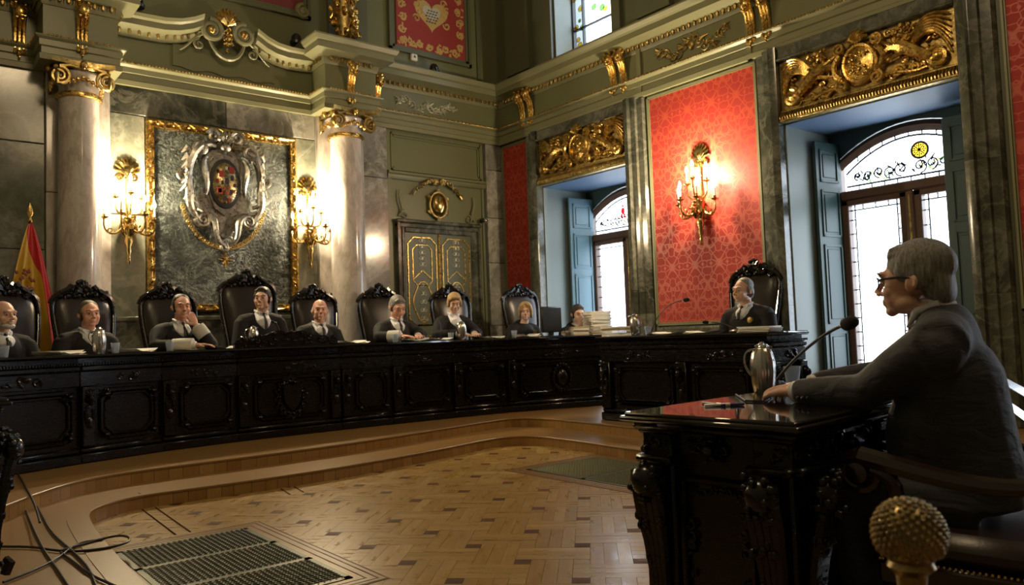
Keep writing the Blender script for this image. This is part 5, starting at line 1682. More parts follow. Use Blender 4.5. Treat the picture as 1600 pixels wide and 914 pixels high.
# ---------------------------------------------------------------- witness armchair
WCX, WCY, WCA = 2.56, .86, math.radians(8)
t = thing('witness_armchair', 'dark wooden armchair with leather seat and scrolled arms under the witness', 'chair', (WCX,WCY,0), WCA)
wd = M['wood_dark']
MB().cbox(-.29,-.27,.36,.29,.27,.46,.04).build('seat', M['leather_red'], t)
MB().cbox(-.30,-.28,.30,.30,.28,.37,.01).build('seat_rail', wd, t)
nl = MB()
for i in range(40): nl.ell((-.295+.59*i/39,.272,.372),(.005,.005,.005),5,4)
for s in (-1,1):
    for i in range(38): nl.ell((s*.292,-.265+.53*i/37,.372),(.005,.005,.005),5,4)
tag(nl.build('brass_nails', M['brass'], t), kind='stuff')
for s in (-1,1):
    a = MB().tube(bez((s*.27,-.30,.69),(s*.33,-.12,.55),(s*.34,.10,.63),(s*.33,.30,.665),16), taper(17,.020,.030), 8)
    a.tube([(s*.33+0,.30+.045*math.sin(q*.5)*1.0-0.0*q,.620+.045*math.cos(q*.5)) for q in range(0,15)], taper(15,.026,.014), 8)
    a.build('armrest', wd, t)
    MB().lathe([(.0,-.035),(.03,-.03),(.034,0),(.03,.03),(0,.035)],14,(s*.33,.305,.620),'x').build('arm_rosette', wd, t)
    MB().tube(bez((s*.33,.27,.63),(s*.33,.15,.60),(s*.30,.26,.50),(s*.29,.24,.40)), taper(11,.022,.024), 8).build('arm_support', wd, t)
    for y in (-.25,.25): MB().tube([(s*.26,y,.32),(s*.27,y*1.05,.18),(s*.26,y,0)],[.03,.028,.022],8).build('leg', wd, t)
bb = MB().tube([(-.27,-.28,.36),(-.28,-.36,.80),(-.24,-.40,1.02),(0,-.41,1.06),(.24,-.40,1.02),(.28,-.36,.80),(.27,-.28,.36)], .024, 8); bb.build('back_frame', wd, t)
MB().cbox(-.25,-.36,.50,.25,-.31,1.0,.02).xf(0, Matrix.Translation((0,-.30,.5)) @ Matrix.Rotation(.16,4,'X') @ Matrix.Translation((0,.30,-.5))).build('back_leather', M['leather_red'], t)
# ---------------------------------------------------------------- people
APPLY = []
def fuse(mb, name, mat, parent, voxel, smooth=4, fac=.5):
    """one continuous skin over the collected volumes"""
    o = mb.build(name, mat, parent, sharp=180)
    r = o.modifiers.new('r', 'REMESH'); r.mode = 'VOXEL'; r.voxel_size = voxel; r.use_smooth_shade = True
    s = o.modifiers.new('s', 'SMOOTH'); s.factor = fac; s.iterations = smooth
    APPLY.append(o); return o
V = Vector
def lerp(a, b, t): return V(a)*(1-t)+V(b)*t
def hand(mb, wrist, d, up, side, curl=.5, s=1.0, spread=.16):
    """palm, four unequal bent fingers and a thumb leaving the side of the palm"""
    d = V(d).normalized(); up = V(up); up = (up-d*up.dot(d)).normalized(); sd = d.cross(up)*side
    w = V(wrist); R3 = Matrix((sd, d, up)).transposed()
    mb.ell(w+d*.048*s, (.041*s,.052*s,.017*s), 12, 8, R3)
    mb.ell(w+d*.014*s, (.030*s,.030*s,.020*s), 10, 8, R3)
    for i, (o, L) in enumerate(((-.031,.066),(-.0105,.077),(.0105,.072),(.030,.056))):
        dd = (d+sd*(o*spread*14*.5)).normalized()
        b = w+d*.086*s+sd*o*s*1.05
        p1 = b+dd*L*.45*s-up*L*.12*curl*s
        d2 = (dd-up*curl*.9).normalized(); p2 = p1+d2*L*.32*s
        d3 = (dd-up*curl*1.9).normalized(); p3 = p2+d3*L*.26*s
        mb.tube([b-dd*.02*s, b, p1, p2, p3], [.0095*s,.0095*s,.0088*s,.0080*s,.0066*s], 8)
        mb.ell(p3, .0066*s, 7, 5)
    t0 = w+d*.022*s-sd*.034*s; t1 = t0+(d*.7-sd*.75-up*.2).normalized()*.036*s; t2 = t1+(d*1.0-sd*.15-up*.25).normalized()*.032*s
    mb.tube([w+d*.03*s-sd*.018*s, t0, t1, t2], [.014*s,.0135*s,.0112*s,.0085*s], 8); mb.ell(t2, .0085*s, 7, 5)
def squash(mb, k=0):
    for i in range(k, len(mb.v)):
        x, y, z = mb.v[i]
        if z < 0: mb.v[i] = (x, y, z*.87)
def head_parts(mb, T, fem=False, full=1.0):
    """skull, face and neck in head space (face towards -y), put through T"""
    k = mb.mark(); j = .90 if fem else 1.0
    mb.ell((0,.018,.042),(.073,.094,.083),20,14)
    mb.ell((0,-.034,.012),(.064*j,.060,.086),18,12)
    mb.ell((0,-.040,-.058),(.053*j*full,.050,.048),16,10)
    mb.ell((0,-.080,-.093),(.024*j,.020,.019),10,8)
    for s in (-1,1):
        mb.ell((s*.038*j,-.064,-.024),(.026,.025,.030),10,8)
        mb.ell((s*.046*j*full,-.015,-.066),(.018,.040,.026),10,8)
        mb.ell((s*.040*j,-.046,-.046),(.022,.038,.036),10,8)
        mb.ell((s*.0125,-.112,-.027),(.0095,.011,.009),8,6)
        E_ = Matrix.Rotation(s*.35,3,'Z') @ Matrix.Rotation(-.18,3,'X')
        mb.ell((s*.076,.016,-.002),(.0085,.020,.032),10,8,E_)
        mb.tube([(s*.082,.028,.024),(s*.087,.036,.006),(s*.083,.030,-.018)],[.006,.007,.006],6)
    mb.tube([(-.048,-.078,.034),(-.025,-.093,.040),(0,-.094,.034),(.025,-.093,.040),(.048,-.078,.034)],[.010,.0125,.011,.0125,.010],8)
    mb.tube([(0,-.094,.030),(0,-.106,.008),(0,-.120,-.014),(0,-.122,-.022)],[.008,.0095,.012,.0125],8)
    mb.ell((0,-.076,-.046),(.030,.026,.036),12,8)
    mb.ell((0,-.078,-.076),(.022,.020,.020),10,8)
    mb.tube([(-.022,-.094,-.054),(0,-.104,-.051),(.022,-.094,-.054)],[.004,.0075,.004],6)
    mb.tube([(-.020,-.094,-.064),(0,-.102,-.066),(.020,-.094,-.064)],[.004,.008,.004],6)
    squash(mb, k); mb.xf(k, T)
def hair_parts(mb, T, style):
    k = mb.mark()
    if style in ('short','thick'):
        g = 1.06 if style == 'short' else 1.10
        mb.ell((0,.022,.058),(.076*g,.094*g,.078*g),18,12)
        mb.ell((0,.066,.0),(.066,.048,.078),14,10)
        for s in (-1,1):
            mb.ell((s*.064,.034,.028),(.020,.050,.052),12,8)
            mb.ell((s*.070,-.012,.036),(.012,.024,.030),10,8)
        mb.tube([(-.055,-.044,.084),(-.02,-.050,.106),(.02,-.050,.106),(.055,-.044,.084)],[.016,.020,.020,.016],8)
        if style == 'thick':
            mb.tube([(-.054,-.036,.094),(-.01,-.044,.112),(.05,-.040,.100)],[.020,.024,.020],8)
            mb.ell((0,.082,-.020),(.060,.032,.060),12,8)
    elif style == 'receding':
        mb.ell((0,.032,.064),(.0775,.088,.0745),18,12)
        mb.ell((0,.068,.0),(.068,.046,.080),14,10)
        for s in (-1,1): mb.ell((s*.068,.026,.026),(.016,.048,.048),12,8)
    elif style == 'bald':
        mb.ell((0,.074,-.006),(.062,.038,.070),14,10)
        for s in (-1,1): mb.ell((s*.070,.030,.010),(.013,.044,.046),12,8)
    elif style == 'bob':
        mb.ell((0,.022,.060),(.090,.104,.086),18,12)
        mb.ell((0,.062,-.010),(.086,.064,.096),16,12)
        for s in (-1,1):
            mb.ell((s*.078,.010,-.002),(.022,.062,.082),12,10)
            mb.tube([(s*.012,-.058,.126),(s*.050,-.078,.096),(s*.076,-.056,.030),(s*.080,-.034,-.050)],[.020,.022,.020,.014],8)
    elif style == 'short_fem':
        mb.ell((0,.022,.062),(.086,.102,.084),18,12)
        mb.ell((0,.064,.0),(.078,.056,.084),16,12)
        for s in (-1,1): mb.ell((s*.076,.006,.014),(.018,.050,.060),12,10)
        mb.tube([(-.074,-.040,.060),(-.040,-.080,.096),(.01,-.082,.106),(.06,-.062,.086)],[.022,.026,.026,.02],8)
    mb.xf(k, T)
def face_bits(o, T, lipm=True, brow=None, hb=None):
    def sub_(mb, nm, m_): squash(mb); mb.xf(0, T); return mb.build(nm, m_, o, sharp=180)
    for s in (-1,1):
        e = sub_(MB().ell((s*.030,-.0815,.013),(.0135,.0105,.0085),10,8), 'eye', M['eye'])
        sub_(MB().ell((s*.030,-.0905,.013),(.0058,.0028,.0060),8,6), 'iris', M['iris'])
        sub_(MB().tube([(s*.016,-.0915,.020),(s*.030,-.0945,.0215),(s*.045,-.084,.018)],[.003,.004,.003],6), 'eyelid', hb or M['skin'])
        if brow: sub_(MB().tube([(s*.012,-.100,.038),(s*.030,-.101,.044),(s*.052,-.084,.037)],[.003,.0045,.003],6), 'eyebrow', brow)
    sub_(MB().tube([(-.022,-.0925,-.056),(0,-.1055,-.054),(.022,-.0925,-.056)],[.002,.004,.002],6).tube([(-.019,-.0925,-.063),(0,-.1035,-.064),(.019,-.0925,-.063)],[.002,.0045,.002],6), 'lips', M['lip'])
def person(label, loc, rz, head, hyaw, hpitch, skin, hairstyle, hairmat, arms, outfit='robe', voxel=.0055, fem=False, htilt=0.0,
           shirt=True, tie=True, lace=(), lean=0.0, beard=None, brow=None, group=None, wide=1.0, badge=False, hs=1.0, legs=True, full=1.0, seat=.46, neckz=.165, kx=.19, back=.10, hipy=.05, nby=.055, belly=0.0, front=True):
    """head: local position of the point between the ears; arms: [(side, elbow, wrist, hand_dir, hand_up, curl)]"""
    t = thing('person', label, 'person', loc, rz, group)
    hd = V(head); T = Matrix.Translation(hd) @ Matrix.Rotation(hyaw,4,'Z') @ Matrix.Rotation(htilt,4,'Y') @ Matrix.Rotation(hpitch,4,'X') @ Matrix.Scale(hs,4)
    nb = V((hd.x*.75, hd.y+nby, hd.z-neckz)); sh = .185*wide
    hip = V((0, hipy, seat+.06)); ch = lerp(hip, nb, .68)
    S_ = {s: V((s*sh+nb.x*.6, nb.y+.01, nb.z-.055)) for s in (-1,1)}
    b = MB(); head_parts(b, T, fem, full)
    nk = T @ V((0,.022,-.055))
    b.tube([nk, lerp(nk,nb,.5)+V((0,-.004,0)), nb, nb+V((0,.01,-.06))],[.054*(.9 if fem else 1)]*2+[.060,.075],14)
    b.tube([nb+V((0,.01,-.05)), ch, hip],[.09,.12,.12],14)
    for s in (-1,1): b.tube([nb+V((0,.01,-.05)), S_[s]],[.055,.045],10)
    for s, el, wr, hd_, hu, cu in arms:
        b.tube([S_[s], lerp(S_[s],el,.5), el, lerp(el,wr,.5), wr],[.045,.043,.036,.033,.024],10)
        hand(b, wr, hd_, hu, s, cu)
    for s in (-1,1):
        kn = V((s*.12,-kx,seat+.04)); ft = V((s*.11,-kx+.06,.05))
        b.tube([hip+V((s*.09,0,0)), kn],[.085,.06],10); b.tube([kn, lerp(kn,ft,.4), ft],[.055,.052,.035],10); b.tube([ft, ft+V((0,-.10,-.01))],[.04,.03],8)
    body = fuse(b, 'body', skin, t, voxel, 3 if outfit == 'robe' else 11)
    face_bits(body, T, brow=brow or hairmat, hb=skin)
    # hair
    h = MB(); hair_parts(h, T, hairstyle)
    if h.v: fuse(h, 'hair', hairmat, t, .006, 3)
    if beard:
        q = MB().ell((0,-.062,-.088),(.050,.042,.030),12,8)
        for s in (-1,1): q.ell((s*.050,-.030,-.055),(.014,.036,.042),10,8)
        q.tube([(-.026,-.096,-.046),(0,-.108,-.043),(.026,-.096,-.046)],[.006,.008,.006],6)
        squash(q); q.xf(0, T); fuse(q, 'beard', beard, t, .005, 2)
    # robe or jacket
    mat = M[outfit]; g = MB(); f = wide
    g.tube([hip+V((0,0,-.03)), lerp(hip,ch,.5), ch, lerp(ch,nb,.45)],[.185*f,.175*f,.182*f,.150*f],20,.74,(0,1,0))
    g.ell(ch+V((0,-.03,.03)),(.165*f,.115,.16),16,12)
    g.ell(ch+V((0,.045 if not belly else .015,.06)),(.165*f,back,.17),16,12)
    if belly:
        g.ell(lerp(hip,ch,.45)+V((0,-belly,0)),(.165*f,.14,.20),16,12)
        g.ell(lerp(ch,nb,.72)+V((0,-.005,-.005)),(.145*f,.080,.12),16,12)
        g.ell(nb+V((0,.012,-.012)),(.078,.060,.055),14,10)
    for s in (-1,1):
        g.tube([nb+V((s*.045,.015,-.035)), lerp(nb,S_[s],.55)+V((0,.012,-.008)), S_[s]+V((s*.012,.006,-.012))],[.064,.078,.082],12)
        g.ell(S_[s]+V((s*.005,.004,-.03)),((.078,.082,.084) if outfit == 'robe' else (.066,.070,.072)),12,10)
    for s, el, wr, hd_, hu, cu in arms:
        rs = (.078,.072,.064,.062,.058) if outfit == 'robe' else (.076,.070,.060,.054,.046)
        cuff = lerp(el,wr,.86 if outfit == 'robe' else .93)
        g.tube([S_[s], lerp(S_[s],el,.5), el, lerp(el,cuff,.5), cuff], rs, 14)
        g.ell(el, rs[2]*1.02, 10, 8)
    skirt = V((0,-.20,seat+.05))
    if legs:
        for s in (-1,1):
            kn = V((s*.12,-kx,seat+.05)); ft = V((s*.11,-kx+.06,.10))
            g.tube([hip+V((s*.09,0,-.01)), kn],[.115,.085],12); g.tube([kn, ft],[.085,.075],12)
    rb = fuse(g, 'robe' if outfit == 'robe' else 'jacket', mat, t, .011 if outfit == 'robe' else .008, 5 if outfit == 'robe' else 28)
    # shirt front, collar and tie
    fn = nb+V((0,-.035,-.005)); ft_ = ch+V((0,-.150,.07))
    if shirt:
        q = MB().tube([nb+V((0,-.005,.055)), nb+V((0,-.02,.0)), lerp(fn,ft_,.40)+V((0,-.012,0)), lerp(fn,ft_,.75)+V((0,-.006,0)), ft_+V((0,.006,0))],[.060,.075,.072,.048,.014],14,.70,(0,1,0))
        if not front: q = MB().tube([nb+V((0,-.002,.075)), nb+V((0,-.008,.03)), nb+V((0,-.012,-.01))],[.060,.068,.072],14,.86,(0,1,0))
        fuse(q, 'shirt', M['shirt'], t, .007, 2)
        q = MB()
        for s in (-1,1):
            a0 = nb+V((s*.060,.01,.062)); a1 = nb+V((s*.050,-.055,.040)); a2 = nb+V((s*.030,-.090,-.012)); a3 = nb+V((s*.012,-.078,.032))
            q.tube([a0,a1,a2],[.012,.016,.005],6); q.tube([a1,a3],[.014,.008],6)
        fuse(q, 'collar', M['shirt'], t, .005, 2)
    if tie:
        a = nb+V((0,-.088,.018)); c = ft_+V((0,-.026,0))
        q = MB().ell(a,(.017,.014,.018),10,8).tube([a, lerp(a,c,.5)+V((0,-.020,0)), c],[.011,.019,.022],8,.45,(0,1,0))
        fuse(q, 'tie', M['tie'], t, .005, 1)
    for s, el, wr, hd_, hu, cu in arms:
        a, c = lerp(el,wr,.80), lerp(el,wr,.97)
        MB().tube([a,c],[.036,.036],14).build('shirt_cuff', M['shirt'], t)
        if s in lace: MB().tube([lerp(el,wr,.42),lerp(el,wr,.70),lerp(el,wr,.90)],[.066,.068,.066],18).build('lace_cuff', M['lace'], t)
    if badge:
        q = ch+V((.10,-.125,.06)); MB().lathe([(.0,.012),(.026,.010),(.032,.0),(.03,-.01)],14,tuple(q),'y').build('robe_badge', M['gold_dull'], t)
    return t, T
DEF = lambda z, w=.17, f=-.34: [(-1,(-.27,-.12,z+.02),(-w*.55,f,z+.02),(.45,-1,-.05),(0,0,1),.45),(1,(.27,-.12,z+.02),(w*.55,f,z+.02),(-.45,-1,-.05),(0,0,1),.45)]
DZ = BTOP-DAIS+.045
LAP = [(-1,(-.29,-.06,.66),(-.08,-.24,.62),(.45,-1,-.05),(0,0,1),.45),(1,(.29,-.06,.66),(.08,-.24,.62),(-.45,-1,-.05),(0,0,1),.45)]
JD = [
 dict(px=(6,497), Y=7.24, lab='bearded white-haired judge in black robe at the far left', yaw=.12, pitch=0, skin='skin', hair=('bald','hair_white'), beard='hair_white'),
 dict(px=(140,495), Y=7.48, lab='grey-templed judge in black robe seated beside the flag', yaw=-.12, pitch=0, skin='skin_ruddy', hair=('receding','hair_brown')),
 dict(px=(284,483), Y=7.56, lab='dark-haired judge resting his chin on his hand', yaw=-.16, pitch=.05, skin='skin_ruddy', hair=('receding','hair_dark'), arms='chin', lace=(1,-1)),
 dict(px=(410,470), Y=7.60, lab='presiding judge in the tallest chair, dark hair and black tie', yaw=-.62, pitch=0, skin='skin', hair=('short','hair_dark')),
 dict(px=(500,488), Y=7.56, lab='balding judge with ruddy face right of the carved crest', yaw=-.36, pitch=0, skin='skin_ruddy', hair=('bald','hair_white'), full=1.12),
 dict(px=(621,483), Y=7.50, lab='grey-haired judge looking down at an open book', yaw=-.08, pitch=.38, skin='skin_ruddy', hair=('short','hair_grey'), lace=(-1,), hs=1.06),
 dict(px=(710,476), Y=7.44, lab='short fair-haired woman in dark jacket reading papers', yaw=-.38, pitch=.30, skin='skin_pale', hair=('short_fem','hair_blonde'), fem=True, tie=False),
 dict(px=(821,489), Y=7.30, lab='blonde woman with a bob wearing a badge, beside the computer screen', yaw=-.58, pitch=.10, skin='skin_pale', hair=('bob','hair_blonde'), fem=True, tie=False, shirt=False, badge=True),
]
for i, q in enumerate(JD):
    hp = on_y(q['px'][0], q['px'][1], q['Y'])
    ang = SEATS[i][2]
    hz = hp.z-DAIS
    fx, fy = math.sin(ang), -math.cos(ang)
    loc = (hp.x-fx*.06, hp.y-fy*.06, DAIS)
    arms = DEF(DZ) if i in (5,6) else LAP
    if q.get('arms') == 'chin':
        arms = [(1,(.20,-.24,DZ),(.085,-.165,hz-.155),(-.35,.25,1),(0,-1,.25),.9),(-1,(-.26,-.12,DZ),(.02,-.36,DZ),(.75,-.6,0),(0,0,1),.5)]
    person(q['lab'], loc, ang, (0,-.06,hz+.01), q['yaw'], q['pitch'], M[q['skin']], q['hair'][0], M[q['hair'][1]], arms, 'robe', fem=q.get('fem',False), lace=q.get('lace',()),
           tie=q.get('tie',True), shirt=q.get('shirt',True), badge=q.get('badge',False), beard=M[q['beard']] if q.get('beard') else None, full=q.get('full',1.0), hs=q.get('hs',1.0)*(.95 if q.get('fem') else 1.0),
           group='judges along the bench', wide=.88 if q.get('fem') else 1.0)
# prosecutor, in profile towards the middle of the hall
hp = on_x(1160, 456, 6.26)
a_ = R90-.02
person('grey-haired prosecutor in black robe and tie behind the long desk', (hp.x+.07,hp.y,DAIS), a_, (0,-.06,hp.z-DAIS), -.10, .02, M['skin'], 'receding', M['hair_grey'], LAP, 'robe', wide=1.10, badge=True)
# clerk bent behind the files
hp = on_y(905, 492, 6.98)
person('clerk with dark hair half hidden behind the tall stack of files', (hp.x,hp.y+.06,DAIS), -.25, (0,-.06,hp.z-DAIS), -.2, .15, M['skin_pale'], 'short', M['hair_dark'],
       [(-1,(-.24,-.12,.74),(-.06,-.17,.92),(.3,-.3,.7),(0,-1,.4),.6),(1,(.26,-.10,.74),(.12,-.20,.70),(-.4,-1,0),(0,0,1),.5)], 'robe', tie=False, wide=.9)

# the witness
WA = PI + math.radians(15)
wl = V((2.57, .90, 0)); rot = Matrix.Rotation(-WA, 3, 'Z')
def wloc(p): return rot @ (V(p)-wl)
dpt = 2.42
hw_ = V((0,0,CAMZ)) + ray(1431, 444)*dpt
lh = on_z(1238, 612, TZ+.036); rh = on_z(1262, 602, TZ+.045)
le_ = V((0,0,CAMZ)) + ray(1352, 612)*2.43
fw_ = (on_z(1190,613,TZ+.02)-lh).normalized()
el_r = wloc((2.86,1.32,.86))
warm = [(1, wloc(le_), wloc(lh), tuple(rot @ fw_), (0,0,1), .75), (-1, el_r, wloc(rh), tuple(rot @ V((-.75,.55,-.05))), (0,0,1), .35)]
tw, TH = person('grey-haired man in dark grey suit and glasses leaning on the witness table', tuple(wl), WA, tuple(wloc(hw_)), -.24, .03, M['skin'], 'thick', M['hair_grey'], warm, 'suit', voxel=.0042, brow=M['hair_grey'], wide=1.04, full=1.06, neckz=.125, back=.075, kx=.40, hipy=-.035, nby=.060, belly=.09, front=False, tie=False)
gl = MB()
for s in (-1,1):
    P = [(s*(.008+.046*u), -.112+.020*u*u, .013+v) for u, v in ((0,.012),(.5,.017),(1,.014),(1.02,-.004),(.8,-.017),(.3,-.018),(0,-.008),(0,.012))]
    gl.tube(P, .0022, 5)
    gl.tube([(s*.055,-.092,.022),(s*.078,-.02,.022),(s*.082,.016,.016)],[.0034,.0040,.0028],6)
gl.tube([(-.010,-.113,.020),(.010,-.113,.020)],.0024,5)
gl.xf(0, TH); gl.build('spectacle_frame', M['black_plastic'], tw)
ln_ = MB()
for s in (-1,1):
    k = len(ln_.v)
    ln_.v += [(s*.009,-.112,.024),(s*.053,-.094,.026),(s*.053,-.094,.0),(s*.035,-.103,-.004),(s*.010,-.112,.004)]; ln_.f.append((k,k+1,k+2,k+3,k+4))
ln_.xf(0, TH); ln_.build('lenses', M['pane'], tw, smooth=False)
bt = MB()
for q in range(3):
    p = lerp(wloc(le_), wloc(lh), .70+.07*q)+V((.047,-.005,-.018)); bt.ell(p,(.004,.007,.007),8,6)
bt.build('cuff_buttons', M['black_plastic'], tw)

_dg = bpy.context.evaluated_depsgraph_get()
for o in APPLY:
    me = bpy.data.meshes.new_from_object(o.evaluated_get(_dg))
    me.name = o.name; old = o.data
    o.modifiers.clear(); o.data = me
    me.polygons.foreach_set('use_smooth', [True]*len(me.polygons))
# ---------------------------------------------------------------- things on the desks
def pitcher(loc, rz, label, s=1.0):
    t = thing('steel_pitcher', label, 'pitcher', loc, rz, 'ribbed steel pitchers')
    mb = MB(); prof = [(.040,0),(.044,.004),(.052,.04),(.0575,.085),(.056,.125),(.047,.160),(.036,.178),(.030,.184)]
    n = 72; k = 0
    for r, z in [(a_*.90, b_*1.06) for a_, b_ in prof]:
        for i in range(n):
            a = 2*PI*i/n; q = r*(1+.045*abs(math.cos(a*9)))
            mb.v.append((q*s*math.cos(a), q*s*math.sin(a), z*s))
    for j in range(len(prof)-1):
        for i in range(n): mb.f.append((j*n+i, j*n+(i+1)%n, (j+1)*n+(i+1)%n, (j+1)*n+i))
    mb.f.append(tuple(range(n-1,-1,-1)))
    mb.build('ribbed_body', M['steel'], t)
    MB().lathe([(.030*s,.190*s),(.031*s,.198*s),(.025*s,.206*s),(.012*s,.210*s),(.008*s,.218*s),(0,.219*s)],20).build('lid', M['chrome'], t)
    MB().tube([(.028*s,0,.190*s),(.046*s,0,.193*s)],[.012*s,.006*s],8).build('spout', M['chrome'], t)
    MB().tube(bez((-.030*s,0,.186*s),(-.088*s,0,.196*s),(-.098*s,0,.125*s),(-.052*s,0,.075*s),14),.0048*s,8).build('handle', M['chrome'], t)
def cup(loc, label, s=1.0, mat='cup'):
    t = tag(MB().lathe([(.024*s,0),(.026*s,.002),(.036*s,.088*s),(.0345*s,.088*s),(.0245*s,.006),(0,.006)],20).build('drinking_cup', M[mat], None, loc), label, 'cup', 'clear drinking cups')
    return t
cupm = NT('frosted_cup_plastic'); cupm.set((.72,.80,.90), .20); cupm.b.inputs['Transmission Weight'].default_value = .75; cupm.b.inputs['IOR'].default_value = 1.12; M['cup'] = cupm.m
def sheets(loc, rz, label, w=.21, d=.297, n=4, mat='paper', curl=.01, seed=1, cat='papers'):
    r_ = random.Random(seed); t = thing('paper_sheets', label, cat, loc, rz)
    for i in range(n):
        a = r_.uniform(-.18,.18); ox, oy = r_.uniform(-.015,.015), r_.uniform(-.015,.015); z0 = .0012+.0022*i
        c = curl*r_.uniform(.3,1.0)
        def fn(u, v): return (ox+(u-.5)*w, oy+(v-.5)*d, z0+c*(abs(u-.5)*2)**3*(1 if i > 0 else .2))
        mb = MB().grid(fn, 6, 4); mb.xf(0, Matrix.Rotation(a,4,'Z')); mb.build('sheet', M[mat], t)
    return t
def stack(loc, rz, label, w, d, h, n, seed, mats=('paper','paper','kraft')):
    r_ = random.Random(seed); t = thing('file_stack', label, 'files', loc, rz, 'stacked case files')
    z = 0
    for i in range(n):
        hh = h/n*r_.uniform(.7,1.3); ox, oy = r_.uniform(-.012,.012), r_.uniform(-.012,.012)
        MB().cbox(-w/2+ox,-d/2+oy,z,w/2+ox,d/2+oy,z+hh-.0008,.002).xf(0, Matrix.Rotation(r_.uniform(-.05,.05),4,'Z')).build('folder', M[r_.choice(mats)], t)
        z += hh
    return t
def bpos(px, back): p, a = plan_hit(px, back); return (p.x, p.y, BTOP), a
def bp(px, back): return bpos(px, back)[0]
pitcher(bp(155,.10), PI*.05, 'steel pitcher on the bench before the judge beside the flag')
pitcher(bp(396,.34), 0, 'steel pitcher behind the carved crest, before the presiding judge')
pitcher(bp(722,.13), .2, 'steel pitcher on the bench before the fair-haired woman')
cup(bp(6,.13), 'clear cup on the bench before the bearded judge')
cup(bp(180,.14), 'clear cup beside the steel pitcher near the flag')
cup(bp(265,.12), 'clear cup below the judge with hand to chin')
cup(bp(448,.36), 'clear cup behind the carved crest')
cup(bp(618,.16), 'clear cup in front of the judge reading a book')
cup(bp(705,.20), 'clear cup at the elbow of the fair-haired woman')
cup(bp(804,.10), 'clear cup before the woman with the badge')
PP = [(92,.22,'loose papers left of the steel pitcher near the flag',2),(208,.22,'loose papers right of the steel pitcher near the flag',3),
      (548,.18,'white booklets at the right end of the carved crest',5),(682,.26,'papers between the reading judge and the fair-haired woman',6),(764,.22,'papers right of the fair-haired woman\'s pitcher',7),(824,.24,'papers before the woman with the badge',8)]
for px, bk, lab, sd in PP:
    p, a = bpos(px, bk); sheets(p, a+.2, lab, .23, .30, 6, 'paper', .03, sd)
p, a = bpos(352, .30); sheets(p, a, 'white pages under the presiding judge\'s hands', .22, .28, 4, 'paper', .03, 12)
# open book
p, a = bpos(645, .28)
t = thing('open_book', 'open book held up before the grey-haired reading judge', 'book', p, a+.1)
for s in (-1,1):
    MB().cbox(0,-.11,.0,.15,.11,.018,.004).xf(0, Matrix.Scale(s,4,(1,0,0)) @ Matrix.Rotation(-.16,4,'Y')).build('page_block', M['paper'], t)
MB().cbox(-.012,-.115,-.0,.012,.115,.006,.002).build('spine', M['kraft'], t)
# envelope under the thoughtful judge's hand
p, a = bpos(292, .16); sheets(p, a+.5, 'manila envelope under the forearm of the judge with hand to chin', .20, .14, 2, 'kraft', .01, 14)
# computer screen
p, a = bpos(862, .20)
t = thing('computer_monitor', 'black flat computer screen on the bench seen from behind', 'monitor', p, a+.42)
k = .96
MB().cbox(-.12,-.08,0,.12,.08,.012,.004).build('foot', M['black_plastic'], t)
MB().cbox(-.03,-.02,.01,.03,.015,.14,.005).build('neck', M['black_plastic'], t)
MB().cbox(-.17,-.03,.05,.17,.012,.36,.012).build('housing', M['black_plastic'], t)
MB().box(-.16,.012,.065,.16,.014,.35).build('screen', M['wood_gloss'], t)
# microphones
def gooseneck(base, tip, label, foam=.022, rise=.12, cat='microphone', straight=False, sr=.0052):
    t = thing('gooseneck_microphone', label, cat, base, 0, 'gooseneck microphones')
    b = V(base); e = V(tip)-b
    MB().lathe([(.05,0),(.052,.012),(.035,.024),(.014,.03)],20).build('base', M['black_plastic'], t)
    P = bez((0,0,.025),(e.x*.10,e.y*.10,e.z*.45+rise*.4),(e.x*.5,e.y*.5,e.z+rise*.10),tuple(e),18)
    if straight: P = bez((0,0,.025),(e.x*.12,e.y*.12,e.z*.30),(e.x*.66,e.y*.66,e.z*.90),tuple(e),18)
    MB().tube(P,sr,8).build('stem', M['black_plastic'], t)
    d = (P[-1]-P[-3]).normalized()
    MB().tube([e-d*.030,e-d*.010],.0085,10).build('collar', M['chrome'], t)
    MB().tube([e-d*.010,e,e+d*foam*1.2,e+d*foam*2.3,e+d*foam*2.7],[foam*.6,foam*.95,foam,foam*.8,foam*.35],14).build('windshield', M['foam'], t)
pz = DAIS+PH
def pd(px, X, py=520): q = on_x(px, py, X); return (X, q.y, pz)
b = pd(1018, 5.80); e = on_x(1070, 469, 5.78); gooseneck(b, tuple(e), 'gooseneck microphone rising in front of the red damask', .020, .05)
b = pd(1148, 5.82); e = on_x(1106, 515, 5.68); e.z = pz+.10; gooseneck(b, tuple(e), 'low gooseneck microphone before the prosecutor', .016, .02)
p, a = bpos(690,.32); e = V(p)+V((.02,.06,.22)); gooseneck(p, tuple(e), 'slim gooseneck microphone before the fair-haired woman', .010, .02)
p, a = bpos(440,.30); e = V(p)+V((-.05,.06,.25)); gooseneck(p, tuple(e), 'gooseneck microphone pointing at the presiding judge', .012, .05)
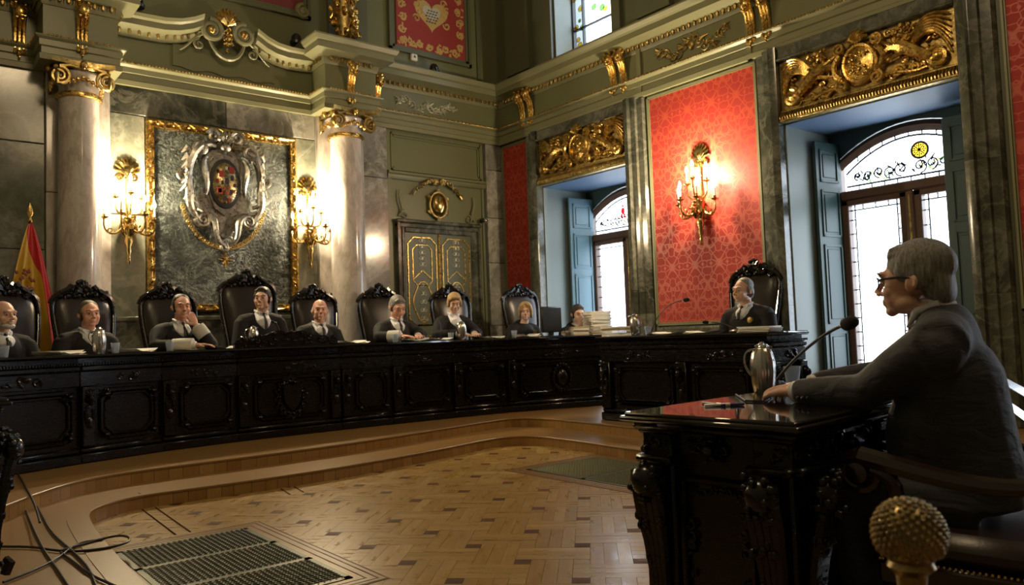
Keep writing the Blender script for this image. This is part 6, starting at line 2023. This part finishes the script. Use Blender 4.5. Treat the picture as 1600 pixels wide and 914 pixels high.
# prosecutor's desk
pitcher(pd(993,5.78), PI/2, 'steel pitcher at the files\' end of the prosecutor\'s desk')
cup(pd(1013,5.88), 'clear cup beside the gooseneck microphone on the long desk')
stack(pd(1188,5.86), R90+.1, 'white files stacked at the prosecutor\'s elbow', .30, .23, .055, 5, 4, ('paper','paper','white_plastic'))
sheets(pd(1050,5.82), R90, 'loose white papers along the long desk', .30, .21, 5, 'paper', .02, 31); sheets(pd(1100,5.80), R90+.2, 'white papers before the prosecutor', .30, .21, 5, 'paper', .02, 32)
def bst(px, back): p, a = plan_hit(px, back); return (p.x,p.y,BTOP), a
p, a = bst(934,.22); stack(p, a+.1, 'tallest stack of paper files hiding the clerk', .28, .22, .31, 20, 5, ('paper','paper','paper','paper','kraft'))
p, a = bst(905,.10); stack(p, a, 'short stack of cream folders left of the tallest files', .20, .16, .10, 5, 6, ('kraft','paper'))
p, a = bst(887,.30); stack(p, a, 'lowest small pile of papers near the computer screen', .10, .15, .075, 4, 7)
stack(pd(966,5.90), R90+.05, 'wide stack of files right of the tallest stack', .24, .26, .105, 8, 8, ('paper','paper','kraft'))
# witness table
def tt(px, py): q = on_z(px, py, TZ); return (q.x, q.y, TZ)
pitcher(tt(1194,613), math.radians(-35), 'large ribbed steel pitcher on the witness table', .93)
cup(tt(1239,604), 'frosted cup on the witness table behind the hands', 1.0, 'cup')
q1 = tt(1222,604); q2 = V((0,0,CAMZ))+ray(1322,507)*2.72
gooseneck((q1[0]-.045,q1[1]+.0,TZ), tuple(q2), 'gooseneck microphone with foam head before the witness', .024, .0, straight=True, sr=.0062)
for k, (x0, y0, x1, y1, m_, lab) in enumerate(((1098,631,1150,638,'chrome','silver pen lying on the witness table'),(1101,636,1153,634,'ink_blue','blue-tipped pen lying on the witness table'))):
    a0, a1 = V(tt(x0,y0)), V(tt(x1,y1)); d = (a1-a0).normalized()*.135
    t = thing('pen', lab, 'pen', tuple(a0), 0, 'pens on the witness table')
    MB().tube([(0,0,.0055),(d.x*.66,d.y*.66,.0055)],[.0045,.0052],10).build('barrel', M['white_plastic' if k else 'chrome'], t)
    MB().tube([(d.x*.64,d.y*.64,.0055),(d.x,d.y,.0055)],[.0056,.005],10).build('cap', M['ink_blue'], t)
cb = [V(tt(1150,618)),V(tt(1165,628)),V(tt(1195,629)),V(tt(1212,618)),V(q1)+V((-.10,0,0))]
tag(MB().tube([p+V((0,0,.004)) for p in cb],.0035,6).build('microphone_cable', M['rubber']), 'thin black cable running across the witness table to the microphone', 'cable')

# ---------------------------------------------------------------- foreground: brass post, rail, cables, side table
c = V((0,0,CAMZ))+ray(1420,833)*1.15
t = thing('brass_post', 'brass post with a knobbed ball finial in the foreground', 'post', (c.x,c.y,0))
R_ = .050
bl = MB().ell((0,0,c.z),(R_,R_,R_),28,20); bo_ = bl.build('ball', M['bronze'], t)
kn = MB(); n = 330
for i in range(n):
    z = 1-2*(i+.5)/n
    if z < -.62: continue
    r = math.sqrt(1-z*z); a = i*2.39996
    kn.ell((R_*r*math.cos(a),R_*r*math.sin(a),c.z+R_*z),(.0042,.0042,.0042),6,5)
tag(kn.build('knobs', M['bronze'], bo_), kind='stuff')
MB().lathe([(.020,c.z-.085),(.022,c.z-.06),(.034,c.z-.048),(.03,c.z-.04)],24).lathe([(.032,c.z-.13),(.042,c.z-.118),(.046,c.z-.105),(.040,c.z-.092),(.022,c.z-.082)],24).build('neck', M['bronze'], t)
MB().lathe([(.06,0),(.06,.02),(.03,.05),(.022,.10),(.022,c.z-.22),(.034,c.z-.18),(.026,c.z-.13)],24).build('shaft', M['bronze'], t)
t = thing('barrier_rail', 'pair of pale metal barrier rails behind the witness at the right edge', 'railing', (0,0,0))
for (x0,y0,x1,y1,z) in ((1545,582,1600,613,.72),(1548,612,1600,650,.60)):
    a, b = on_z(x0,y0,z), on_z(x1,y1,z); d = (b-a).normalized()
    MB().tube([a-d*.2, b+d*.35],.022,4,1.0,(0,0,1)).build('rail', M['chrome'], t)
a = on_z(1545,582,.72); b = on_z(1600,613,.72); d = (b-a).normalized()
for q in (a-d*.2, b+d*.35): MB().tube([(q.x,q.y,0),(q.x,q.y,.74)],.02,10).build('rail_post', M['chrome'], t)
# cables on the floor at the left
def floor_pts(P, z): return [on_z(x, y, z)+V((0,0,.006)) for x, y in P]
def cable(name, P, label, r=.006, z=DAIS/2):
    Q = floor_pts(P, z); Q = [V(p) for p in Q]
    for _ in range(2):
        N = [Q[0]]
        for a, b in zip(Q, Q[1:]): N += [a*.75+b*.25, a*.25+b*.75]
        Q = N+[Q[-1]]
    return tag(MB().tube(Q, r, 6).build(name, M['rubber']), label, 'cable', 'black cables trailing over the steps')
cable('floor_cable', [(12,690),(30,770),(60,850),(95,900),(120,940)], 'black cable falling straight down past the left end of the bench')
cable('floor_cable', [(14,700),(40,760),(62,800),(80,835),(110,860),(140,890),(150,920)], 'black cable curving from the bench end into the tangle')
cable('floor_cable', [(0,856),(50,856),(85,862),(120,864),(170,858),(200,850),(204,842),(190,838),(165,842),(130,852),(95,862)], 'black cable looped on the step beside the grating')
cable('floor_cable', [(95,865),(115,880),(140,900),(180,918)], 'black cable running from the tangle towards the grating')
cable('floor_cable', [(5,912),(50,895),(90,875),(120,850),(160,845)], 'black cable crossing the step from the left corner')
cable('floor_cable', [(28,742),(45,770),(58,800),(62,818)], 'short black cable hanging over the upper step', .006, DAIS)
o = copy_tree(bpy.data.objects['witness_table'])
o.location = (.385, 4.22, DAIS/2); o.rotation_euler = (0,0,PI)
tag(o, 'black carved side table whose edge shows at the far left', 'table')
